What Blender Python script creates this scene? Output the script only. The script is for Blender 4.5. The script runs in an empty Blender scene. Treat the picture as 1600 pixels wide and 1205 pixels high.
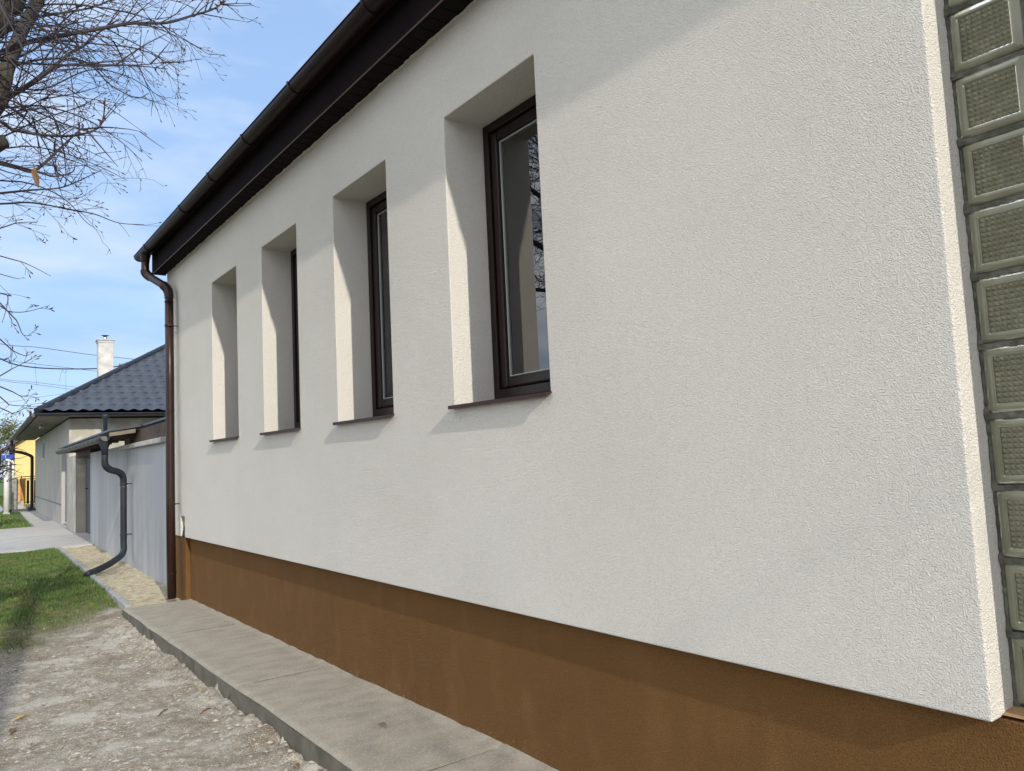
import bpy, math, random
import numpy as np
from mathutils import Vector, Matrix

# ---------------------------------------------------------------- camera, sky, sun
S = bpy.context.scene
H = 1.6                                   # eye height; builder z values are relative to the eye
col = S.collection
YAW, PIT, ROL, FPX = math.radians(36.9054), math.radians(4.9931), math.radians(-2.6798), 1204.04
fw = Vector((math.sin(YAW)*math.cos(PIT), math.cos(YAW)*math.cos(PIT), math.sin(PIT)))
r0 = Vector((math.cos(YAW), -math.sin(YAW), 0)); u0 = r0.cross(fw)
rr = r0*math.cos(ROL) + u0*math.sin(ROL); uu = -r0*math.sin(ROL) + u0*math.cos(ROL)
cd = bpy.data.cameras.new('camera'); cam = bpy.data.objects.new('camera', cd); col.objects.link(cam)
cam.matrix_world = Matrix(((rr.x, uu.x, -fw.x, 0), (rr.y, uu.y, -fw.y, 0), (rr.z, uu.z, -fw.z, H), (0, 0, 0, 1)))
cd.sensor_width = 36; cd.lens = FPX/1600*36; cd.clip_start = 0.05; cd.clip_end = 3000
S.camera = cam

SUN = Vector((-1.0, -6.9, 3.45)).normalized()      # towards the sun
w = bpy.data.worlds.new('World'); S.world = w; w.use_nodes = True
nt = w.node_tree; bg = nt.nodes['Background']
sky = nt.nodes.new('ShaderNodeTexSky'); sky.sky_type = 'NISHITA'; sky.sun_disc = False
sky.sun_elevation = math.asin(SUN.z); sky.sun_rotation = math.atan2(SUN.x, SUN.y)
sky.air_density = 1.0; sky.dust_density = 0.6; sky.ozone_density = 2.0
tc = nt.nodes.new('ShaderNodeTexCoord'); mp = nt.nodes.new('ShaderNodeMapping'); mp.inputs['Scale'].default_value = (1.2, 1.2, 5.0)
nz = nt.nodes.new('ShaderNodeTexNoise'); nz.inputs['Scale'].default_value = 2.2; nz.inputs['Detail'].default_value = 7; nz.inputs['Roughness'].default_value = .55
rp = nt.nodes.new('ShaderNodeValToRGB'); rp.color_ramp.elements[0].position = .30; rp.color_ramp.elements[1].position = .72
rp.color_ramp.elements[0].color = (.74, .74, .74, 1); rp.color_ramp.elements[1].color = (.93, .93, .93, 1)
mx = nt.nodes.new('ShaderNodeMixRGB'); mx.inputs[2].default_value = (1.65, 2.5, 4.0, 1)
nt.links.new(tc.outputs['Generated'], mp.inputs[0]); nt.links.new(mp.outputs[0], nz.inputs['Vector']); nt.links.new(nz.outputs['Fac'], rp.inputs[0])
nt.links.new(rp.outputs[0], mx.inputs[0]); nt.links.new(sky.outputs[0], mx.inputs[1]); mx2 = nt.nodes.new('ShaderNodeMixRGB'); mx2.inputs[2].default_value = (3.2, 3.7, 4.5, 1)
mp2 = nt.nodes.new('ShaderNodeMapping'); mp2.inputs['Scale'].default_value = (1, 1, 3.2); mp2.inputs['Location'].default_value = (.7, .2, .4)
nz2 = nt.nodes.new('ShaderNodeTexNoise'); nz2.inputs['Scale'].default_value = 3.4; nz2.inputs['Detail'].default_value = 6
rp2 = nt.nodes.new('ShaderNodeValToRGB'); rp2.color_ramp.elements[0].position = .46; rp2.color_ramp.elements[1].position = .66; rp2.color_ramp.elements[1].color = (.85, .85, .85, 1)
nt.links.new(tc.outputs['Generated'], mp2.inputs[0]); nt.links.new(mp2.outputs[0], nz2.inputs['Vector']); nt.links.new(nz2.outputs['Fac'], rp2.inputs[0])
nt.links.new(rp2.outputs[0], mx2.inputs[0]); nt.links.new(mx.outputs[0], mx2.inputs[1]); # unseen white cloud added over the street side, fills the wall with neutral light
mx3 = nt.nodes.new('ShaderNodeMixRGB'); mx3.inputs[2].default_value = (6.7, 6.85, 7.2, 1)
dt = nt.nodes.new('ShaderNodeVectorMath'); dt.operation = 'DOT_PRODUCT'; dt.inputs[1].default_value = (-.88, -.42, .22); nt.links.new(tc.outputs['Generated'], dt.inputs[0])
ad = nt.nodes.new('ShaderNodeMath'); ad.operation = 'MULTIPLY_ADD'; ad.inputs[1].default_value = 1.2; nt.links.new(nz2.outputs['Fac'], ad.inputs[0]); nt.links.new(dt.outputs['Value'], ad.inputs[2])
mr3 = nt.nodes.new('ShaderNodeMapRange'); mr3.inputs[1].default_value = .60; mr3.inputs[2].default_value = 1.05; mr3.inputs[4].default_value = .92; nt.links.new(ad.outputs[0], mr3.inputs[0])
nt.links.new(mr3.outputs[0], mx3.inputs[0]); nt.links.new(mx2.outputs[0], mx3.inputs[1]); nt.links.new(mx3.outputs[0], bg.inputs[0])
bg.inputs[1].default_value = 0.14
sl = bpy.data.lights.new('sun', 'SUN'); sl.energy = 2.2; sl.angle = math.radians(.55); sl.color = (1, .93, .82)
so = bpy.data.objects.new('sun', sl); col.objects.link(so); so.rotation_euler = SUN.to_track_quat('Z', 'Y').to_euler()
S.view_settings.view_transform = 'Standard'; S.view_settings.look = 'None'; S.view_settings.exposure = 0.76; S.view_settings.gamma = 1
S.cycles.max_bounces = 12; S.cycles.transmission_bounces = 12; S.cycles.transparent_max_bounces = 24

# ---------------------------------------------------------------- helpers
rng = np.random.default_rng(7); random.seed(7)
ORG = {}

class MB:
    def __init__(s): s.v = []; s.f = []; s.n = 0
    def add(s, vs, fs):
        b = s.n; s.v.extend([tuple(map(float, p)) for p in vs]); s.n += len(vs)
        s.f.extend([tuple(int(i)+b for i in f) for f in fs]); return s
    def box(s, x0, x1, y0, y1, z0, z1, fr=None):
        P = [(x, y, z) for x in (x0, x1) for y in (y0, y1) for z in (z0, z1)]
        if fr: P = [fr(*p) for p in P]
        return s.add(P, [(0, 1, 3, 2), (4, 6, 7, 5), (0, 4, 5, 1), (2, 3, 7, 6), (0, 2, 6, 4), (1, 5, 7, 3)])
    def prism(s, poly, t0, t1, f):
        """poly of (p,q); f(p,q,t) -> xyz"""
        n = len(poly); P = [f(p, q, t0) for p, q in poly] + [f(p, q, t1) for p, q in poly]
        F = [tuple(range(n))[::-1], tuple(range(n, 2*n))] + [(i, (i+1) % n, n+(i+1) % n, n+i) for i in range(n)]
        return s.add(P, F)
    def tube(s, path, rad, n=8, caps=True):
        path = [Vector(p) for p in path]; m = len(path)
        if not hasattr(rad, '__len__'): rad = [rad]*m
        P = []; prev = None
        for i, p in enumerate(path):
            t = (path[min(i+1, m-1)] - path[max(i-1, 0)]).normalized()
            a = prev if prev else (Vector((0, 0, 1)) if abs(t.z) < .9 else Vector((1, 0, 0)))
            a = (a - t*a.dot(t)).normalized(); prev = a; b = t.cross(a)
            for k in range(n):
                q = 2*math.pi*k/n; P.append(p + (a*math.cos(q)+b*math.sin(q))*rad[i])
        F = [(i*n+k, i*n+(k+1) % n, (i+1)*n+(k+1) % n, (i+1)*n+k) for i in range(m-1) for k in range(n)]
        if caps: F += [tuple(range(n))[::-1], tuple((m-1)*n+k for k in range(n))]
        return s.add(P, F)
    def grid(s, X, Y, Z):
        a, b = X.shape; base = s.n
        V = np.stack([X, Y, Z], -1).reshape(-1, 3); s.v.extend(map(tuple, V.tolist())); s.n += len(V)
        i, j = np.meshgrid(np.arange(a-1), np.arange(b-1), indexing='ij'); k = (i*b+j).ravel()+base
        s.f.extend(map(tuple, np.stack([k, k+b, k+b+1, k+1], -1).tolist())); return s
    def build(s, name, mat, parent=None, smooth=False, bevel=0, seg=2):
        o0 = Vector(ORG.get(parent.name, (0, 0, 0))) if parent else Vector((0, 0, 0))
        m = bpy.data.meshes.new(name); V = np.array(s.v, float); V[:, 2] += H; V -= np.array(o0)
        m.from_pydata(V.tolist(), [], s.f); m.update()
        if smooth: m.polygons.foreach_set('use_smooth', [True]*len(m.polygons))
        m.materials.append(mat)
        o = bpy.data.objects.new(name, m); col.objects.link(o)
        if parent: o.parent = parent
        ORG[o.name] = o0
        if bevel:
            bv = o.modifiers.new('bevel', 'BEVEL'); bv.width = bevel; bv.segments = seg; bv.limit_method = 'ANGLE'; bv.angle_limit = math.radians(40)
        if smooth == 'angle':
            pass
        return o

def empty(name, loc):
    o = bpy.data.objects.new(name, None); col.objects.link(o); o.location = (loc[0], loc[1], loc[2]+H); ORG[o.name] = Vector(o.location); o.empty_display_size = .2
    return o
def tag(o, label=None, cat=None, group=None, kind=None):
    if label: o['label'] = label
    if cat: o['category'] = cat
    if group: o['group'] = group
    if kind: o['kind'] = kind
    return o

def smoothpath(pts, n=4):
    """Catmull-Rom"""
    P = [Vector(p) for p in pts]; P = [P[0]*2-P[1]] + P + [P[-1]*2-P[-2]]; out = []
    for i in range(1, len(P)-2):
        for k in range(n):
            t = k/n; a, b, c, d = P[i-1], P[i], P[i+1], P[i+2]
            out.append(.5*((2*b)+(c-a)*t+(2*a-5*b+4*c-d)*t*t+(3*b-a-3*c+d)*t**3))
    return out + [P[-2]]

# ---------------------------------------------------------------- materials
def mat(name, c1, c2=None, scale=5, rough=.7, bump=0, bscale=50, bdist=.002, metal=0, stretch=(1, 1, 1), lo=.35, hi=.65, detail=5, spec=.5, coat=0,
        c3=None, s3=1.0, lo3=.5, hi3=.7, st3=(1, 1, 1), bump2=0, b2scale=8, b2dist=.01, btype='noise', sub=0):
    m = bpy.data.materials.new(name); m.use_nodes = True; t = m.node_tree; L = t.links.new
    b = t.nodes['Principled BSDF']; b.inputs['Roughness'].default_value = rough; b.inputs['Metallic'].default_value = metal
    b.inputs['Specular IOR Level'].default_value = spec; b.inputs['Coat Weight'].default_value = coat
    g = t.nodes.new('ShaderNodeNewGeometry')
    def noise(sc, st, det=detail):
        mpn = t.nodes.new('ShaderNodeMapping'); mpn.inputs['Scale'].default_value = st; L(g.outputs['Position'], mpn.inputs[0])
        n = t.nodes.new('ShaderNodeTexNoise'); n.inputs['Scale'].default_value = sc; n.inputs['Detail'].default_value = det; L(mpn.outputs[0], n.inputs['Vector']); return n
    def ramp(src, a, z):
        r = t.nodes.new('ShaderNodeMapRange'); r.inputs['From Min'].default_value = a; r.inputs['From Max'].default_value = z; L(src, r.inputs['Value']); return r.outputs[0]
    cur = None
    if c2 is None: b.inputs['Base Color'].default_value = (*c1, 1)
    else:
        n = noise(scale, stretch); x = t.nodes.new('ShaderNodeMixRGB'); x.inputs[1].default_value = (*c1, 1); x.inputs[2].default_value = (*c2, 1)
        L(ramp(n.outputs['Fac'], lo, hi), x.inputs[0]); cur = x.outputs[0]
        if c3:
            n = noise(s3, st3); y = t.nodes.new('ShaderNodeMixRGB'); y.inputs[2].default_value = (*c3, 1); L(cur, y.inputs[1]); L(ramp(n.outputs['Fac'], lo3, hi3), y.inputs[0]); cur = y.outputs[0]
        L(cur, b.inputs['Base Color'])
    nrm = None
    for st, sc, di in ((bump2, b2scale, b2dist), (bump, bscale, bdist)):
        if st:
            if btype == 'stucco' and sc == bscale:
                n1 = noise(sc, (1, 1, 1), 1.8); h = ramp(n1.outputs['Fac'], .32, .68)
            else: h = noise(sc, (1, 1, 1), 6).outputs['Fac']
            bp = t.nodes.new('ShaderNodeBump'); bp.inputs['Strength'].default_value = st; bp.inputs['Distance'].default_value = di
            L(h, bp.inputs['Height'])
            if nrm: L(nrm, bp.inputs['Normal'])
            nrm = bp.outputs[0]
    if nrm: L(nrm, b.inputs['Normal'])
    return m

M = {}
M['stucco'] = mat('white_render', (.705, .685, .63), (.74, .72, .665), 1.2, .95, bump=1, bscale=220, bdist=.0036, btype='stucco', spec=.2, c3=(.665, .645, .59), s3=.9, lo3=.5, hi3=.8, bump2=.8, b2scale=85, b2dist=.0055)
M['plinth'] = mat('brown_render', (.150, .077, .025), (.142, .072, .0235), 2.5, .9, bump=1, bscale=190, bdist=.0034, btype='stucco', spec=.2, stretch=(1, 1, .7), c3=(.185, .096, .038), s3=6, lo3=.52, hi3=.85, st3=(1, 1, .5), bump2=.5, b2scale=60, b2dist=.004)
def speckle(m, sc, a, z):
    t = m.node_tree; b = t.nodes['Principled BSDF']; src = b.inputs['Base Color'].links[0].from_socket; g = t.nodes.new('ShaderNodeNewGeometry')
    n = t.nodes.new('ShaderNodeTexNoise'); n.inputs['Scale'].default_value = sc; n.inputs['Detail'].default_value = 2; t.links.new(g.outputs['Position'], n.inputs['Vector'])
    r = t.nodes.new('ShaderNodeMapRange'); r.inputs[1].default_value = .3; r.inputs[2].default_value = .7; r.inputs[3].default_value = a; r.inputs[4].default_value = z; t.links.new(n.outputs['Fac'], r.inputs[0])
    h = t.nodes.new('ShaderNodeHueSaturation'); t.links.new(src, h.inputs['Color']); t.links.new(r.outputs[0], h.inputs['Value']); t.links.new(h.outputs[0], b.inputs['Base Color'])
speckle(M['stucco'], 190, .89, 1.06)
speckle(M['plinth'], 170, .78, 1.22)
_t = M['plinth'].node_tree; _b = _t.nodes['Principled BSDF']; _src = _b.inputs['Base Color'].links[0].from_socket; _g = _t.nodes.new('ShaderNodeNewGeometry'); _sx = _t.nodes.new('ShaderNodeSeparateXYZ'); _t.links.new(_g.outputs['Position'], _sx.inputs[0])
_n = _t.nodes.new('ShaderNodeTexNoise'); _n.inputs['Scale'].default_value = 28; _n.inputs['Detail'].default_value = 8; _n.inputs['Roughness'].default_value = .75; _t.links.new(_g.outputs['Position'], _n.inputs['Vector'])
_m = _t.nodes.new('ShaderNodeMath'); _m.operation = 'MULTIPLY_ADD'; _t.links.new(_sx.outputs[2], _m.inputs[0]); _m.inputs[1].default_value = -.75; _t.links.new(_n.outputs['Fac'], _m.inputs[2])
_r = _t.nodes.new('ShaderNodeMapRange'); _r.inputs[1].default_value = .43; _r.inputs[2].default_value = .62; _r.inputs[4].default_value = .7; _t.links.new(_m.outputs[0], _r.inputs[0])
_x = _t.nodes.new('ShaderNodeMixRGB'); _x.inputs[2].default_value = (.36, .27, .18, 1); _t.links.new(_r.outputs[0], _x.inputs[0]); _t.links.new(_src, _x.inputs[1]); _t.links.new(_x.outputs[0], _b.inputs['Base Color'])
M['trim'] = mat('brown_metal', (.020, .012, .012), (.026, .015, .015), 3, .36, spec=.15)
M['fascia'] = mat('dark_fascia', (.008, .006, .007), (.011, .008, .009), 3, .8, spec=.04)
M['pipe'] = mat('brown_coated_pipe', (.019, .009, .008), (.027, .012, .010), 6, .36, spec=.3, stretch=(1, 1, .3))
M['soffit'] = mat('dark_soffit', (.008, .007, .007), (.011, .009, .009), 4, .8, spec=.08)
M['frame'] = mat('window_frame_brown', (.010, .0055, .005), (.015, .0075, .007), 30, .34, spec=.3, stretch=(1, 1, .1))
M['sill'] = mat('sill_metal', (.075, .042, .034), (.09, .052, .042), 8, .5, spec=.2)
M['sill2'] = mat('sill_dark_metal', (.040, .021, .018), (.055, .03, .025), 8, .5, spec=.2)
M['greyframe'] = mat('grey_gasket', (.33, .34, .33), rough=.4)
M['concrete'] = mat('slab_concrete', (.285, .263, .212), (.22, .20, .16), 6, .92, bump=.8, bscale=160, bdist=.003, c3=(.37, .345, .285), s3=110, lo3=.5, hi3=.7, stretch=(.8, 1.5, 1), bump2=.4, b2scale=14, b2dist=.003, st3=(.8, 1.4, 1))
M['slabside'] = mat('slab_side', (.10, .092, .07), (.15, .14, .11), 7, .9, bump=.7, bscale=70, bdist=.004, c3=(.06, .06, .04), s3=4)
M['mortar'] = mat('grimy_mortar', (.065, .067, .05), (.13, .13, .11), 35, .9, bump=1, bscale=90, bdist=.006, c3=(.05, .055, .04), s3=14)
M['drive'] = mat('driveway_concrete', (.42, .41, .39), (.36, .355, .34), 1.4, .9, bump=.5, bscale=60, bdist=.004, stretch=(.6, 2.5, 1), c3=(.30, .30, .285), s3=3, lo3=.55, hi3=.75)
M['kerb'] = mat('kerb_concrete', (.33, .33, .32), (.26, .26, .25), 12, .9, bump=.7, bscale=60, bdist=.004)
M['asphalt'] = mat('path_grey', (.30, .31, .33), (.26, .27, .29), 3, .9)
M['annex'] = mat('blue_grey_plaster', (.32, .335, .355), (.39, .405, .42), 2.2, .85, bump=.5, bscale=25, bdist=.004, stretch=(1, 1, .15), c3=(.25, .265, .285), s3=1.6, lo3=.5, hi3=.75, st3=(1, 1, .2))
M['grey'] = mat('grey_plaster', (.33, .32, .30), (.38, .37, .345), 1.3, .9, bump=.5, bscale=25, bdist=.004, stretch=(1, 1, .5), c3=(.29, .28, .265), s3=2.2, lo3=.5, hi3=.8)
M['beige'] = mat('raw_plaster', (.40, .38, .31), (.32, .31, .26), 2.6, .9, bump=.5, bscale=25, bdist=.004, c3=(.50, .49, .45), s3=2.5, lo3=.5, hi3=.65)
M['coping'] = mat('coping_concrete', (.50, .49, .46), (.36, .36, .34), 8, .9, bump=.6, bscale=40, bdist=.005)
M['tile'] = mat('grey_blue_tiles', (.050, .060, .078), (.058, .070, .090), 1.5, .55, spec=.3, c3=(.043, .051, .067), s3=5)
M['anth'] = mat('anthracite_metal', (.018, .022, .030), (.025, .029, .038), 5, .42, spec=.3)
M['zinc'] = mat('old_zinc', (.17, .17, .165), (.10, .10, .10), 14, .5, metal=.5, c3=(.09, .08, .075), s3=9)
M['wood'] = mat('old_wood', (.14, .11, .085), (.22, .19, .15), 6, .85, stretch=(1, 5, 5), bump=.4, bscale=40, bdist=.003)
M['darkwood'] = mat('dark_old_wood', (.05, .035, .028), (.09, .06, .045), 6, .9)
M['soffwood'] = mat('soffit_boards', (.20, .185, .16), (.13, .12, .10), 5, .85, stretch=(1, .4, 1))
M['door'] = mat('dark_grey_door', (.038, .043, .052), rough=.45)
M['door2'] = mat('grey_door', (.13, .135, .14), (.16, .165, .17), 3, .5)
M['chim'] = mat('chimney_render', (.56, .55, .52), (.42, .42, .40), 5, .9, bump=.6, bscale=20, bdist=.01, c3=(.66, .65, .62), s3=3)
M['steel'] = mat('stainless', (.6, .6, .6), rough=.3, metal=1)
M['white'] = mat('white_paint', (.72, .72, .70), (.64, .64, .62), 5, .5)
M['black'] = mat('black_rubber', (.015, .015, .017), rough=.5)
M['cable'] = mat('cable_sheath', (.03, .032, .045), rough=.6)
M['yellow'] = mat('yellow_render', (.72, .54, .22), (.68, .50, .20), .8, .9)
M['tan'] = mat('tan_render', (.34, .31, .22), (.28, .26, .19), 1, .9)  # shaded street face of the yellow house, its shade put into the colour
M['yelwood'] = mat('yellow_paint', (.68, .36, .035), (.60, .31, .03), 6, .5)
M['orange'] = mat('orange_fence_paint', (.58, .30, .10), (.50, .26, .09), 6, .6)
M['stone'] = mat('pillar_stone', (.30, .30, .27), (.18, .185, .17), 9, .9, bump=.8, bscale=20, bdist=.01)
M['blue'] = mat('blue_enamel', (.03, .07, .42), rough=.35)
M['bark'] = mat('tree_bark', (.026, .022, .017), (.048, .042, .029), 14, .9, bump=1, bscale=40, bdist=.01, c3=(.06, .066, .035), s3=5)
M['twig'] = mat('twig_bark', (.026, .022, .032), (.048, .032, .032), 6, .75)
M['bud'] = mat('red_buds', (.075, .02, .026), (.045, .018, .024), 40, .6)
M['leafdry'] = mat('dry_leaf', (.20, .11, .045), (.12, .065, .03), 60, .8, bump=.6, bscale=120, bdist=.002)
M['leafyel'] = mat('yellow_leaf', (.48, .34, .09), (.36, .24, .06), 60, .8, bump=.6, bscale=120, bdist=.002)
M['grass'] = mat('grass_blades', (.085, .155, .022), (.06, .115, .016), 2.2, .6, c3=(.15, .155, .05), s3=3.5, lo3=.5, hi3=.68)
M['crown'] = mat('spring_leaves', (.16, .16, .05), (.10, .11, .035), 1.5, .8)
M['bush'] = mat('olive_leaves', (.13, .13, .06), (.09, .095, .045), 1.5, .8)
M['roomwall'] = mat('room_wall_paint', (.60, .43, .24), (.55, .39, .22), 1, .9)
M['roomfloor'] = mat('room_floor', (.22, .13, .07), (.16, .09, .05), 3, .5)
M['curtain'] = mat('beige_curtain', (.82, .56, .28), (.74, .50, .25), 3, .9)
M['curtain2'] = mat('grey_net_curtain', (.55, .56, .55), (.48, .49, .48), 3, .9)
M['cupboard'] = mat('brown_cupboard', (.17, .11, .07), (.12, .075, .05), 3, .5)
M['crumbs'] = mat('mortar_crumbs', (.42, .39, .33), (.31, .285, .235), 40, .95, bump=.7, bscale=150, bdist=.003)
M['brick'] = mat('old_brick', (.18, .09, .07), (.12, .07, .06), 20, .9)

def glass(name, ior, tint=(1, 1, 1), rough=0.0):
    m = bpy.data.materials.new(name); m.use_nodes = True; t = m.node_tree; t.nodes.remove(t.nodes['Principled BSDF'])
    out = t.nodes['Material Output']; a = t.nodes.new('ShaderNodeBsdfTransparent'); a.inputs[0].default_value = (*tint, 1)
    g = t.nodes.new('ShaderNodeBsdfGlossy'); g.inputs['Roughness'].default_value = rough; f = t.nodes.new('ShaderNodeFresnel'); f.inputs[0].default_value = ior
    x = t.nodes.new('ShaderNodeMixShader'); t.links.new(f.outputs[0], x.inputs[0]); t.links.new(a.outputs[0], x.inputs[1]); t.links.new(g.outputs[0], x.inputs[2]); t.links.new(x.outputs[0], out.inputs[0])
    return m
M['glass'] = glass('window_glass', 2.4, (.88, .92, .88))
gb = mat('glass_block_glass', (.50, .51, .37), (.42, .43, .30), 9, .07, spec=.4, c3=(.34, .35, .24), s3=6)
gbb = gb.node_tree.nodes['Principled BSDF']; gbb.inputs['Transmission Weight'].default_value = .60; gbb.inputs['IOR'].default_value = 1.48
M['gblock'] = gb

# ground: dirt/grit and soil under the lawn, on one sheet
def ground_mat():
    m = bpy.data.materials.new('ground_soil'); m.use_nodes = True; t = m.node_tree; L = t.links.new; b = t.nodes['Principled BSDF']; b.inputs['Roughness'].default_value = .95; b.inputs['Specular IOR Level'].default_value = .2
    g = t.nodes.new('ShaderNodeNewGeometry')
    def noise(sc, det=6, st=(1, 1, 1), rg=.55):
        mpn = t.nodes.new('ShaderNodeMapping'); mpn.inputs['Scale'].default_value = st; mpn.inputs['Rotation'].default_value = (0, 0, .5); L(g.outputs['Position'], mpn.inputs[0])
        n = t.nodes.new('ShaderNodeTexNoise'); n.inputs['Scale'].default_value = sc; n.inputs['Detail'].default_value = det; n.inputs['Roughness'].default_value = rg; L(mpn.outputs[0], n.inputs['Vector']); return n.outputs['Fac']
    def mr(src, a, z, c=0, d=1):
        r = t.nodes.new('ShaderNodeMapRange'); r.inputs[1].default_value = a; r.inputs[2].default_value = z; r.inputs[3].default_value = c; r.inputs[4].default_value = d; L(src, r.inputs[0]); return r.outputs[0]
    def mixc(f, a, c):
        x = t.nodes.new('ShaderNodeMixRGB'); L(f, x.inputs[0])
        for i, q in ((1, a), (2, c)):
            if isinstance(q, tuple): x.inputs[i].default_value = (*q, 1)
            else: L(q, x.inputs[i])
        return x.outputs[0]
    dirt = mixc(mr(noise(5), .38, .62), (.33, .30, .25), (.245, .22, .178))
    dirt = mixc(mr(noise(26, 4, (1, 1, 1)), .52, .66), dirt, (.50, .48, .44))
    dirt = mixc(mr(noise(13, 7, (.5, 1.6, 1), .7), .52, .64), dirt, (.20, .165, .12))
    dirt = mixc(mr(noise(3.1, 6), .52, .62), dirt, (.44, .42, .37))
    dirt = mixc(mr(noise(1.7, 7, (1, 1, 1), .65), .50, .64), dirt, (.19, .16, .115))
    dirt = mixc(mr(noise(150, 3), .56, .66), dirt, (.58, .55, .48))
    dirt = mixc(mr(noise(95, 4), .60, .68), dirt, (.15, .12, .085))
    soil = mixc(mr(noise(9), .4, .6), (.10, .095, .045), (.17, .15, .08))
    far = mixc(mr(noise(.8), .4, .6), (.09, .15, .035), (.075, .12, .03))
    sx = t.nodes.new('ShaderNodeSeparateXYZ'); L(g.outputs['Position'], sx.inputs[0])
    # lawn begins along a line through (1.5, 9.5) and (-.5, 7.4)
    ma = t.nodes.new('ShaderNodeMath'); ma.operation = 'MULTIPLY_ADD'; L(sx.outputs[0], ma.inputs[0]); ma.inputs[1].default_value = -1.05; L(sx.outputs[1], ma.inputs[2])
    mb = t.nodes.new('ShaderNodeMath'); mb.operation = 'MULTIPLY_ADD'; L(noise(1.8, 6), mb.inputs[0]); mb.inputs[1].default_value = 2.4; L(ma.outputs[0], mb.inputs[2])
    c = mixc(mr(mb.outputs[0], 8.6, 9.7), dirt, soil)
    c = mixc(mr(sx.outputs[1], 26, 28), c, far)
    L(c, b.inputs['Base Color'])
    h = t.nodes.new('ShaderNodeMath'); h.operation = 'ADD'; L(noise(70, 5), h.inputs[0]); L(noise(180, 3), h.inputs[1])
    bp = t.nodes.new('ShaderNodeBump'); bp.inputs['Strength'].default_value = 1; bp.inputs['Distance'].default_value = .008; L(h.outputs[0], bp.inputs['Height']); L(bp.outputs[0], b.inputs['Normal'])
    return m
M['ground'] = ground_mat()

# ---------------------------------------------------------------- value noise in numpy
def vnoise(x, y, sc, seed):
    r = np.random.default_rng(seed).random((256, 256)); X = x*sc; Y = y*sc; i = np.floor(X).astype(int); j = np.floor(Y).astype(int); f = X-i; g = Y-j
    f = f*f*(3-2*f); g = g*g*(3-2*g); a = lambda p, q: r[p % 256, q % 256]
    return (a(i, j)*(1-f)+a(i+1, j)*f)*(1-g)+(a(i, j+1)*(1-f)+a(i+1, j+1)*f)*g - .5
def gheight(x, y):
    x = np.asarray(x, float); y = np.asarray(y, float)
    t = np.clip((y-8)/3, 0, 1); t = t*t*(3-2*t)
    z = -1.60 + .105*t
    near = np.clip((30-y)/5, 0, 1)
    z = z + near*(.020*vnoise(x, y, 1.7, 1) + .008*vnoise(x, y, 5, 2)) + near*(1-t)*(.008*vnoise(x, y, 14, 3)+.010*vnoise(x, y, 33, 4)+.009*vnoise(x, y, 61, 5))
    z = z - .06*((x > 1.72+.034*(y-9.4)) & (y > 9.2) & (y < 40))
    # crumbling ridge against the slab
    d = (1.62-x); rid = np.exp(-(np.clip(d, 0, 9)/.16)**2)*(y < 9.3)
    z = z + rid*(.022+.055*vnoise(x, y, 6, 6)+.035*vnoise(x, y, 17, 7)+.024*vnoise(x, y, 40, 8))
    return z

# ---------------------------------------------------------------- ground
def axis(parts):
    out = []
    for a, b, st in parts: out.append(np.arange(a, b-1e-6, st))
    return np.concatenate(out + [np.array([parts[-1][1]])])
gx = axis([(-900, -100, 200), (-100, -20, 20), (-20, -4, 2), (-4, -.4, .3), (-.4, 1.76, .018), (1.76, 8, .8), (8, 40, 8), (40, 900, 215)])
gy = axis([(-300, -20, 70), (-20, 1.5, 2.15), (1.5, 2.8, .3), (2.8, 10.5, .02), (10.5, 18, .12), (18, 30, .6), (30, 120, 10), (120, 1500, 230)])
X, Y = np.meshgrid(gx, gy, indexing='ij')
tag(MB().grid(X, Y, gheight(X, Y)).build('ground', M['ground'], smooth=True), kind='structure')

UU = Vector((.036, .99935, 0)); VV = Vector((.99935, -.036, 0)); N0 = Vector((2.38, 10.7, 0))
def fr(b, a, z): return tuple(N0 + UU*a + VV*b + Vector((0, 0, z)))      # neighbours' frame: b into the plot, a along the street

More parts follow.
